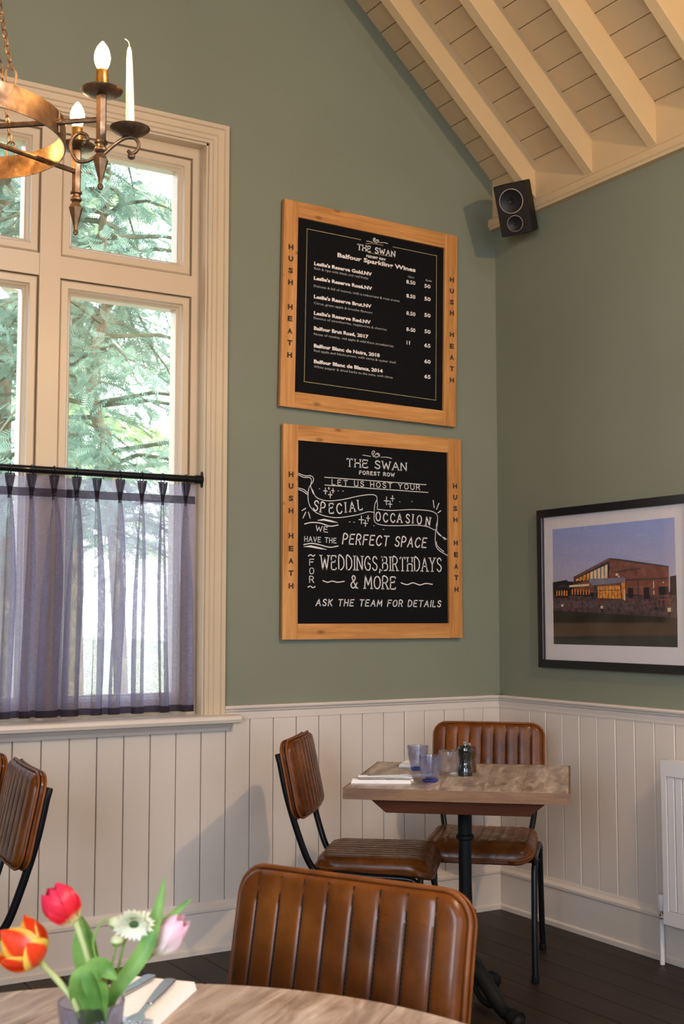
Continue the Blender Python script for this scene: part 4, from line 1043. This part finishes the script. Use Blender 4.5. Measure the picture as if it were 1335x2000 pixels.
# ================================================================== TABLEWARE
def P75(px, py): p = onz(px, py, .75); return p
def tumbler(name, label, p, h, rt_, rb, blue=True, n=36, group=None, contents=None):
    o = thing(name, label, 'glass', (p.x, p.y, .7503))
    fac = 9
    def rm(a, z): return 1+(.11*abs(sin(a*fac/2))**1.1-.045)*(1 if h*.02 < z < h*.70 else 0)
    t_ = .0028
    prof = [(0, 0), (rb*.9, 0), (rb, .003), (rb*1.01, h*.12), (rb+(rt_-rb)*.42, h*.45), (rb+(rt_-rb)*.68, h*.68), (rb+(rt_-rb)*.80, h*.74), (rt_, h*.985), (rt_-t_*.4, h), (rt_-t_, h*.985), (rb+(rt_-rb)*.78-t_, h*.74), (rb+(rt_-rb)*.40-t_, h*.45), (rb-t_, h*.13), (rb*.7, h*.10), (0, h*.10)]
    bm = BM(); lathe(bm, prof[:9], n=n*2, rmod=rm); lathe(bm, prof[8:], n=n*2); bmesh.ops.remove_doubles(bm, verts=bm.verts, dist=.00001); bmesh.ops.recalc_face_normals(bm, faces=bm.faces)
    for f in bm.faces:
        if f.calc_center_median().z < h*.13: f.material_index = 1
    obj('glass_wall', bm, ['blue_glass', 'blue_glass_base'] if blue else ['clear_glass', 'clear_glass'], o, smooth=30); return o
tumbler('drinking_glass', 'blue faceted tumbler nearest the table front edge, by the folded napkin', P75(840, 1527), .084, .0375, .0245)
tumbler('drinking_glass', 'blue faceted tumbler farther back, beside the second napkin', P75(816, 1504), .084, .0375, .0245)
# clear textured glass candle holder
p = P75(876, 1514); o = thing('glass_votive', 'clear embossed glass between the tumbler and the pepper mill', 'glass', (p.x, p.y, .7503))
bm = BM(); h = .082
lathe(bm, [(0, 0), (.030, 0), (.033, .004), (.0335, h*.2), (.0345, h*.5), (.0345, h*.85), (.033, h*.97), (.0325, h), (.030, h*.98), (.031, h*.5), (.029, .012), (0, .012)], n=64, rmod=lambda a, z: 1+(.022*(sin(a*11+z*380)*sin(a*11-z*380)) if .016 < z < h*.8 else 0))
bmesh.ops.recalc_face_normals(bm, faces=bm.faces); obj('glass_wall', bm, 'clear_glass', o, smooth=40)
def mill(label, p, mat, h, r, top=True):
    o = thing('pepper_mill', label, 'mill', (p.x, p.y, .7503))
    bm = BM(); lathe(bm, [(0, 0), (r, 0), (r*1.02, .004), (r, h*.22), (r*.86, h*.30), (r*.78, h*.42), (r*.86, h*.55), (r*.98, h*.62), (r*1.0, h*.68), (r*.9, h*.70), (r*.9, h*.72)], n=28); obj('body', bm, mat, o, smooth=40)
    bm = BM(); lathe(bm, [(r*.9, h*.72), (r*1.0, h*.735), (r*1.0, h*.78), (r*.9, h*.86), (r*.55, h*.90), (0, h*.905)], n=28); obj('head', bm, mat, o, smooth=40)
    bm = BM(); lathe(bm, [(0, h*.90), (r*.28, h*.90), (r*.30, h*.93), (r*.16, h*.95), (r*.24, h*.97), (r*.2, h*1.0), (0, h*1.0)], n=16); obj('knob', bm, 'chrome', o, smooth=40); return o
mill('glossy black pepper mill with a chrome knob', P75(908, 1515), 'gloss_black', .112, .0245)
mill('dark brown wooden mill half hidden behind the black one', P75(917, 1508), 'mill_wood', .098, .0225)

def napkin(label, corners, layers, z0=.7503, th=.0022, group='folded white napkins'):
    root = thing('napkin', label, 'napkin', (corners[0][0], corners[0][1], z0), 0, group); C0 = Vector((corners[0][0], corners[0][1], 0))
    cs = [Vector((c[0], c[1], 0))-C0 for c in corners]; z = 0
    for k in range(layers):
        ins = .0015*k; cen = sum(cs, Vector())/4; q = [c+(cen-c).normalized()*ins for c in cs]
        q = [q[0].lerp(q[1], 0), q[1], q[2], q[3]]
        bm = BM(); n = 10; A = []; B = []
        for i in range(n+1):
            u = i/n; a = q[0].lerp(q[1], u); b = q[3].lerp(q[2], u); w_ = .0007*sin(9*u+k*2)
            A.append([bm.verts.new(v) for v in (a+Vector((0, 0, z)), a+Vector((0, 0, z+th)), a.lerp(b, .15)+Vector((0, 0, z+th*1.1+abs(w_))), a.lerp(b, .5)+Vector((0, 0, z+th+abs(w_))), a.lerp(b, .85)+Vector((0, 0, z+th*1.1)), b+Vector((0, 0, z+th)), b+Vector((0, 0, z)))])
        for r0, r1 in zip(A, A[1:]):
            for j in range(7): bm.faces.new((r0[j], r1[j], r1[(j+1) % 7], r0[(j+1) % 7]))
        bm.faces.new(A[0]); bm.faces.new(A[-1][::-1]); bmesh.ops.recalc_face_normals(bm, faces=bm.faces)
        obj('fold', bm, 'linen', root, smooth=50); z += th*1.5
    return root, z
def tang(p, q, w_):   # rectangle p->q of half-width w_
    d = (Vector(q)-Vector(p)).normalized(); n_ = Vector((-d.y, d.x, 0))*w_; return [Vector(p)-n_, Vector(q)-n_, Vector(q)+n_, Vector(p)+n_]
a, b = P75(685, 1530), P75(802, 1531); d = (b-a).normalized(); n_ = Vector((-d.y, d.x, 0))
napkin('folded white napkin at the front left of the square table, nearest layer', [a, b, b+n_*.055, a+n_*.055], 3)
napkin('rolled white napkin lying behind the front one on the square table', [a+n_*.062+d*.015, b+n_*.062+d*.008, b+n_*.115+d*.008, a+n_*.115+d*.015], 4)
def cutlery(kind, label, p, q, z, tilt=0):
    p, q = Vector(p), Vector(q); d = q-p; L = d.length; o = thing(kind, label, 'cutlery', (p.x, p.y, z), math.atan2(d.y, d.x), 'table cutlery')
    bm = BM()
    hp = [(0, .006), (.008, .0095), (L*.25, .0085), (L*.46, .0055), (L*.50, .004)]
    def slab(bm, prof, z0, z1):
        poly = [(x, w_) for x, w_ in prof]+[(x, -w_) for x, w_ in prof[::-1]]; prism(bm, poly, 'z', z0, z1)
    slab(bm, hp, .0006, .0042); obj('handle', bm, 'steel', o, bevel=.0012)
    bm = BM()
    if kind == 'knife': slab(bm, [(L*.50, .004), (L*.55, .0085), (L*.85, .010), (L*.97, .006), (L, .001)], .0010, .0026); nm = 'blade'
    else:
        slab(bm, [(L*.50, .004), (L*.66, .0038), (L*.74, .011), (L*.82, .0125)], .0012, .0032); nm = 'fork_head'
        for k in range(4): y = -.0105+k*.007; box(bm, L*.815, L, y-.0016, y+.0016, .0012, .003)
    obj(nm, bm, 'steel', o, bevel=.0004 if nm == 'blade' else 0)
    return o
zt = .7503+.0022*1.5*2+.0038
cutlery('fork', 'steel fork lying across the front napkins of the square table', a+n_*.040+d*.05, b+n_*.075+d*.07, zt+.009)
cutlery('knife', 'steel knife resting on the napkin of the square table', a+n_*.022+d*.02, b+n_*.03+d*.005, zt+.0007)
# second setting at the back
a2, b2 = P75(778, 1498), P75(800, 1484); d2 = (b2-a2).normalized(); n2 = Vector((d2.y, -d2.x, 0))
napkin('folded white napkin behind the farther tumbler on the square table', [a2, a2+d2*.13, a2+d2*.13+n2*.10, a2+n2*.10], 3)
# foreground setting
f1, f2, f3, f4 = P75(262, 1922), P75(384, 1934), P75(300, 2012), P75(205, 2000)
napkin('white linen napkin under cutlery on the round foreground table', [f1, f2, f3, f4], 4)
cutlery('knife', 'dark-handled steel knife on the foreground napkin', P75(296, 1929), P75(170, 2010), .7503+.0022*1.5*3+.0046)
cutlery('fork', 'steel fork beside the knife on the foreground napkin', P75(333, 1937), P75(240, 2045), .7503+.0022*1.5*3+.0046)

# ================================================================== FLOWERS
DF = 1.42
gp = onz(178, 1957, .838); gv = tumbler('flower_glass', 'blue faceted tumbler holding the tulips on the round table', Vector((gp.x, gp.y, 0)), .090, .0385, .026)
bm = BM(); lathe(bm, [(0, .011), (.0215, .011), (.0225, .03), (.0275, .055), (0, .055)], n=32); tag(obj('water', bm, 'water', None, smooth=40, loc=(gp.x, gp.y, .7503)), 'water in the blue flower glass', 'water')
GB = Vector((gp.x, gp.y, .765)); GT = Vector((gp.x, gp.y, .838))
VR = RGT; VU = Vector((0, 0, 1)); VF = Vector((cos(AZ), sin(AZ), 0))
def fp(px, py, dd=0): return atD(px, py, DF+dd)
def petal_mesh(L, Wd, cup, close, roll=0.0, nu=8, nv=12, tipcurl=0):
    """petal growing along +z from the origin, hollow towards +x axis side; returns grid"""
    pts = []
    for j in range(nv+1):
        v = j/nv; wv = Wd*(sin(pi*min(1, v*.93+.05))**.65)*(1 if v < .95 else .8)*.5; row_ = []
        r0 = close*sin(pi*(v*.80+.02))*1.0
        for i in range(nu+1):
            u = -1+2*i/nu
            x = r0 - cup*(u*u)*wv*1.0 + tipcurl*v**3; y = u*wv; z = L*v - .06*L*abs(u)**2*v
            row_.append((x, y, z))
        pts.append(row_)
    return pts
def add_petal(root, grid, ang, tilt, axisM, mat, name='petal', scale=1):
    bm = BM(); uvl = bm.loops.layers.uv.new('UVMap'); nv = len(grid)-1; nu = len(grid[0])-1
    M = axisM @ Matrix.Rotation(ang, 4, 'Z') @ Matrix.Rotation(tilt, 4, 'Y')
    V = [[bm.verts.new(M @ (Vector(p)*scale)) for p in r] for r in grid]
    for j in range(nv):
        for i in range(nu):
            f = bm.faces.new((V[j][i], V[j][i+1], V[j+1][i+1], V[j+1][i]))
            for lp, (a_, b_) in zip(f.loops, ((i, j), (i+1, j), (i+1, j+1), (i, j+1))): lp[uvl].uv = (a_/nu, b_/nv)
    return obj(name, bm, mat, root, smooth=80)
def axisM(base, direction):
    q = Vector(direction).to_track_quat('Z', 'Y'); return Matrix.Translation(base) @ q.to_matrix().to_4x4()
def stem(root, pts, r, mat='stem_green'):
    bm = BM(); tube(bm, bez(pts, 6), r, 8); return obj('stem', bm, mat, root, smooth=60)
def leaf(root, spine, wd, mat='tulip_leaf', fold=.35, facing=None):
    sp_ = bez(spine, 6); N = len(sp_); bm = BM(); R = []
    fc = facing or -VF
    for i, p in enumerate(sp_):
        t_ = (sp_[min(i+1, N-1)]-sp_[max(i-1, 0)]).normalized(); s = t_.cross(fc).normalized(); up_ = s.cross(t_)
        v = i/(N-1); w_ = wd*max(.04, sin(pi*min(1, (v*.86+.12)))**.8)
        R.append([bm.verts.new(p + s*w_*u + up_*(-fold*w_*abs(u)**1.6)*-1) for u in (-1, -.66, -.33, 0, .33, .66, 1)])
    for a_, b_ in zip(R, R[1:]):
        for k in range(6): bm.faces.new((a_[k], a_[k+1], b_[k+1], b_[k]))
    return obj('leaf', bm, mat, root, smooth=80)
def flower(name, label): return thing(name, label, 'flower', (gp.x, gp.y, .765), 0)
def rel(p): return Vector(p)-Vector((gp.x, gp.y, .765))
ORG = Vector((gp.x, gp.y, .765))
# red tulip
t1 = flower('tulip', 'closed red-pink tulip standing highest in the glass')
b = fp(147, 1800); top = fp(96, 1738); ax = (top-b).normalized(); L = (top-b).length*1.05
stem(t1, [rel(ORG), rel(fp(186, 1935)), rel(fp(170, 1870)), rel(b)], .0033, 'stem_pale')
for k in range(6): add_petal(t1, petal_mesh(L*(1 if k % 2 else .96), .040, .40, .0195 if k % 2 else .0175), k*pi/3+.3, .02, axisM(rel(b), ax), 'petal_red')
leaf(t1, [rel(fp(190, 1940, .02)), rel(fp(172, 1880, .02)), rel(fp(165, 1835, .02)), rel(fp(158, 1790, .03))], .015)
leaf(t1, [rel(fp(184, 1998, -.015)), rel(fp(172, 1950, -.025)), rel(fp(162, 1912, -.035)), rel(fp(160, 1886, -.03))], .017, fold=.6)
leaf(t1, [rel(fp(200, 1995, -.02)), rel(fp(196, 1945, -.035)), rel(fp(188, 1903, -.04)), rel(fp(206, 1893, -.045)), rel(fp(228, 1912, -.05))], .015, fold=.5, facing=(-VF+VU*.4-VR*.3).normalized())
# flame tulip
t2 = flower('tulip', 'open red and yellow flamed tulip leaning out to the left')
b = fp(78, 1878); top = fp(22, 1826, -.02); ax = (top-b).normalized(); L = .055
stem(t2, [rel(ORG+Vector((.004, 0, 0))), rel(fp(150, 1970, -.03)), rel(fp(122, 1926, -.03)), rel(b)], .0035, 'stem_pale')
for k in range(6): add_petal(t2, petal_mesh(L, .040, .35, .016, tipcurl=.010 if k % 2 else .0), k*pi/3, .46 if k % 2 == 0 else .24, axisM(rel(b), ax), 'petal_flame')
# pink-white tulip
t3 = flower('tulip', 'pale pink and white tulip tucked behind a leaf on the right')
b = fp(298, 1862, .03); top = fp(352, 1800, .03); ax = (top-b).normalized()
stem(t3, [rel(ORG), rel(fp(225, 1950, .03)), rel(fp(262, 1895, .035)), rel(b)], .003)
for k in range(6): add_petal(t3, petal_mesh(.056, .034, .42, .014), k*pi/3+.2, .06, axisM(rel(b), ax), 'petal_pink')
leaf(t3, [rel(fp(212, 1960, -.01)), rel(fp(232, 1925, -.01)), rel(fp(280, 1858, 0)), rel(fp(305, 1790, .01)), rel(fp(322, 1714, .02))], .0095)
leaf(t3, [rel(fp(205, 1960, 0)), rel(fp(250, 1893, .01)), rel(fp(300, 1830, .02)), rel(fp(340, 1785, .03)), rel(fp(374, 1755, .04))], .0058, mat='tulip_leaf')
# white chrysanthemum seen from behind
t4 = flower('chrysanthemum', 'cream-white many-petalled bloom with a green heart')
c4 = fp(262, 1799, .0); ax = (-VF*.75+VR*.1-VU*.45).normalized()
stem(t4, [rel(ORG), rel(fp(222, 1930, .01)), rel(fp(240, 1850, .02)), rel(fp(256, 1812, .022)), rel(c4 + -ax*.004)], .0017)
for ring_, (n_, L_, tl) in enumerate(((24, .0255, 1.2), (22, .024, 1.42), (18, .020, 1.0))):
    for k in range(n_):
        add_petal(t4, petal_mesh(L_*random.uniform(.9, 1.08), .0095, .25, .001, nu=2, nv=5), 2*pi*k/n_+ring_*.13, tl+random.uniform(-.08, .08), axisM(rel(c4)+ax*.001*ring_, ax), 'petal_white')
bm = BM(); lathe(bm, [(0, .0065), (.005, .006), (.0085, .003), (.009, 0), (0, -.002)], n=18, rmod=lambda a, z: 1+.12*sin(a*9)); o = obj('flower_heart', bm, 'flower_heart', t4, smooth=50); o.data.transform(axisM(rel(c4), ax))
# nodding buds
for lab, pts, c, r in (('small drooping green-white bud at the left of the white bloom', [(212, 1950), (184, 1860), (186, 1822), (205, 1797), (222, 1800)], (226, 1803), .0085),
                       ('small round green-white bud below the white bloom', [(215, 1950), (218, 1890), (226, 1850)], (228, 1838), .0075)):
    t5 = flower('flower_bud', lab)
    stem(t5, [rel(ORG)]+[rel(fp(x, y, .01)) for x, y in pts], .0013)
    bm = BM(); lathe(bm, [(0, -r*.9), (r*.6, -r*.7), (r, -r*.1), (r*.9, r*.5), (r*.4, r*.85), (0, r*.9)], rel(fp(*c, .01)), 14, rmod=lambda a, z: 1+.08*sin(a*7))
    for f in bm.faces:
        if f.calc_center_median().z > rel(fp(*c, .01)).z+r*.0: f.material_index = 1
    obj('bud', bm, ['stem_green', 'petal_white'], t5, smooth=50)

# ================================================================== CHANDELIER
CC = Vector((-2.862, -1.695, 2.371))
cl = thing('chandelier', 'bronze ring chandelier with candle bulbs hanging at the upper left', 'chandelier', CC)
RRG = .245
bm = BM(); lathe(bm, [(RRG, -.028), (RRG, .028), (RRG-.003, .028), (RRG-.003, -.028)], n=72, closed=True); bmesh.ops.recalc_face_normals(bm, faces=bm.faces)
ringo = obj('ring', bm, 'bronze', cl, smooth=40)
bm = BM(); lathe(bm, [(0, .03), (.018, .028), (.022, .012), (.022, -.012), (.018, -.028), (.006, -.045), (0, -.05)], n=20); obj('hub', bm, 'bronze', cl, smooth=40)
AZ0 = -40; RA = .345
for k in range(6):
    a = rad(AZ0+60*k); d = Vector((cos(a), sin(a), 0)); Zv = Vector((0, 0, 1)); M = Matrix.Rotation(a, 4, 'Z')
    P = d*RA
    bm = BM(); tube(bm, [d*.015, d*(RA-.008)], .0066, 8); obj('arm', bm, 'bronze', cl, smooth=40)
    q = d*(RRG+.002); bm = BM(); tube(bm, [q+Zv*.024, q-Zv*.024], .003, 6); tube(bm, [q-d*.006, q+d*.008], .008, 10); obj('rivet_plate', bm, 'bronze', cl, smooth=40)
    bm = BM(); tube(bm, [P+Zv*.058, P-Zv*.052], .0115, 6); lathe(bm, [(.010, -.048), (.0145, -.050), (.0145, -.055), (.0105, -.058), (.0110, -.064), (.0145, -.067), (.0145, -.072), (.010, -.076)], P, 16)
    lathe(bm, [(.009, -.076), (.0178, -.092), (.014, -.106), (.0072, -.130), (.004, -.144), (.0045, -.147)], P, 6); lathe(bm, [(0, -.160), (.005, -.158), (.0072, -.152), (.005, -.146), (0, -.144)], P, 12)
    post = obj('post', bm, 'bronze', cl, smooth=30)
    bm = BM(); lathe(bm, [(0, .054), (.020, .054), (.036, .058), (.0445, .0635), (.046, .066), (.0435, .066), (.034, .061), (.020, .0585), (0, .058)], P, 32); obj('drip_pan', bm, 'bronze', post, smooth=50)
    bm = BM(); lathe(bm, [(.0165, .058), (.0165, .070), (.0150, .074), (.0155, .080), (.0140, .084), (.0145, .092), (.0130, .098), (.0135, .110), (.0110, .114), (0, .114)], P, 18); obj('socket', bm, 'brass', post, smooth=40)
    bm = BM(); lathe(bm, [(0, .114), (.010, .115), (.0155, .127), (.0175, .139), (.0165, .151), (.012, .163), (.006, .172), (.002, .177), (0, .178)], P, 20); obj('bulb', bm, 'bulb_glow', post, smooth=60)
    if k % 2 == 0:
        def SP(u, z): return P + d*u + Zv*z
        bm = BM(); tube(bm, bez([SP(-.004, -.078), SP(-.028, -.092), (SP(-.055, -.090)), SP(-.069, -.062), SP(-.066, -.040), SP(-.050, -.028), SP(-.034, -.034), SP(-.030, -.046)], 6), [.0042]*37+[.0042]*6, 8)
        lathe(bm, [(0, -.007), (.006, -.003), (.0065, .002), (0, .006)], SP(-.038, -.052), 10)
        obj('scroll', bm, 'bronze', cl, smooth=60)
        bm = BM(); tube(bm, bez([SP(.008, -.078), SP(.030, -.060), SP(.052, -.047), SP(.074, -.046), SP(.086, -.060), SP(.082, -.076), SP(.070, -.082), SP(.062, -.075)], 6), .0042, 8)
        lathe(bm, [(0, -.010), (.008, -.006), (.009, 0), (0, .007)], SP(.070, -.086), 10); obj('candle_arm', bm, 'bronze', cl, smooth=60)
        Q = SP(.066, 0)
        bm = BM(); lathe(bm, [(0, -.044), (.018, -.043), (.034, -.034), (.0425, -.027), (.044, -.0245), (.0415, -.0245), (.032, -.031), (.018, -.039), (0, -.040)], Q, 32); pn = obj('drip_pan', bm, 'bronze', cl, smooth=50)
        bm = BM(); lathe(bm, [(.0105, -.040), (.0105, -.020), (.0115, -.019), (.0115, -.016), (.0095, -.016), (.0095, -.039)], Q, 20, closed=True); obj('candle_cup', bm, 'brass', pn, smooth=40)
        W = CC+Q; cn = thing('candle', ['white taper candle on the chandelier beside the lit bulb', 'white taper candle on the far left side of the chandelier', 'white taper candle on the far side of the chandelier'][k//2], 'candle', W)
        bm = BM(); lathe(bm, [(0, -.0385), (.0092, -.0385), (.0094, -.010), (.0088, .05), (.0065, .130), (.0048, .152), (.0024, .160), (0, .162)], n=18); c_ = obj('wax', bm, 'wax', cn, smooth=60)
        bm = BM(); tube(bm, bez([(0, 0, .160), (-.0006, 0, .168), (-.004*sin(AZ), .004*cos(AZ), .174), (-.009*sin(AZ), .009*cos(AZ), .178)], 4), .0010, 6); obj('wick', bm, 'wick', cn, smooth=60)
        cn.rotation_euler = (0, rad(-1.5), 0)
# chains from three hooks up to a ceiling hook
def link_mesh(bm, p, t_, s, L=.026, wd=.0085, r=.0014):
    t_ = t_.normalized(); pts = []
    for a_ in np.linspace(0, 2*pi, 15)[:-1]: pts.append(p + t_*(cos(a_)*L/2) + s*(sin(a_)*wd/1.6))
    tube(bm, pts, r, 6, closed=True)
for a in (284, 44, 164):
    a = rad(a); d = Vector((cos(a), sin(a), 0)); p = d*(RRG-.002)+Vector((0, 0, .024))
    bm = BM(); tg = Vector((-sin(a), cos(a), 0))
    tube(bm, bez([p-Vector((0, 0, .02)), p+Vector((0, 0, .006))+tg*.010, p+Vector((0, 0, .030))+tg*.012, p+Vector((0, 0, .040)), p+Vector((0, 0, .030))-tg*.012, p+Vector((0, 0, .008))-tg*.009], 5), .0022, 7); obj('chain_hook', bm, 'bronze', cl, smooth=60)
    st = p+Vector((0, 0, .036)); en = Vector((0, 0, .80)); D_ = en-st; nlk = int(D_.length/.0205); t_ = D_.normalized(); s1 = t_.cross(tg).normalized(); s2 = t_.cross(s1)
    bm = BM()
    for i in range(nlk): link_mesh(bm, st+D_*((i+.5)/nlk), t_, s1 if i % 2 else s2)
    obj('chain', bm, 'bronze', cl, smooth=60)
ztop = APEX-.22-CC.z
bm = BM(); tube(bm, [(0, 0, .80), (0, 0, .815)], .012, 12); n_ = int((ztop-.82)/.0205)
for i in range(n_): link_mesh(bm, Vector((0, 0, .82+(i+.5)*(ztop-.82)/n_)), Vector((0, 0, 1)), Vector((1, 0, 0)) if i % 2 else Vector((0, 1, 0)))
oo = obj('drop_chain', bm, 'bronze', cl, smooth=60)
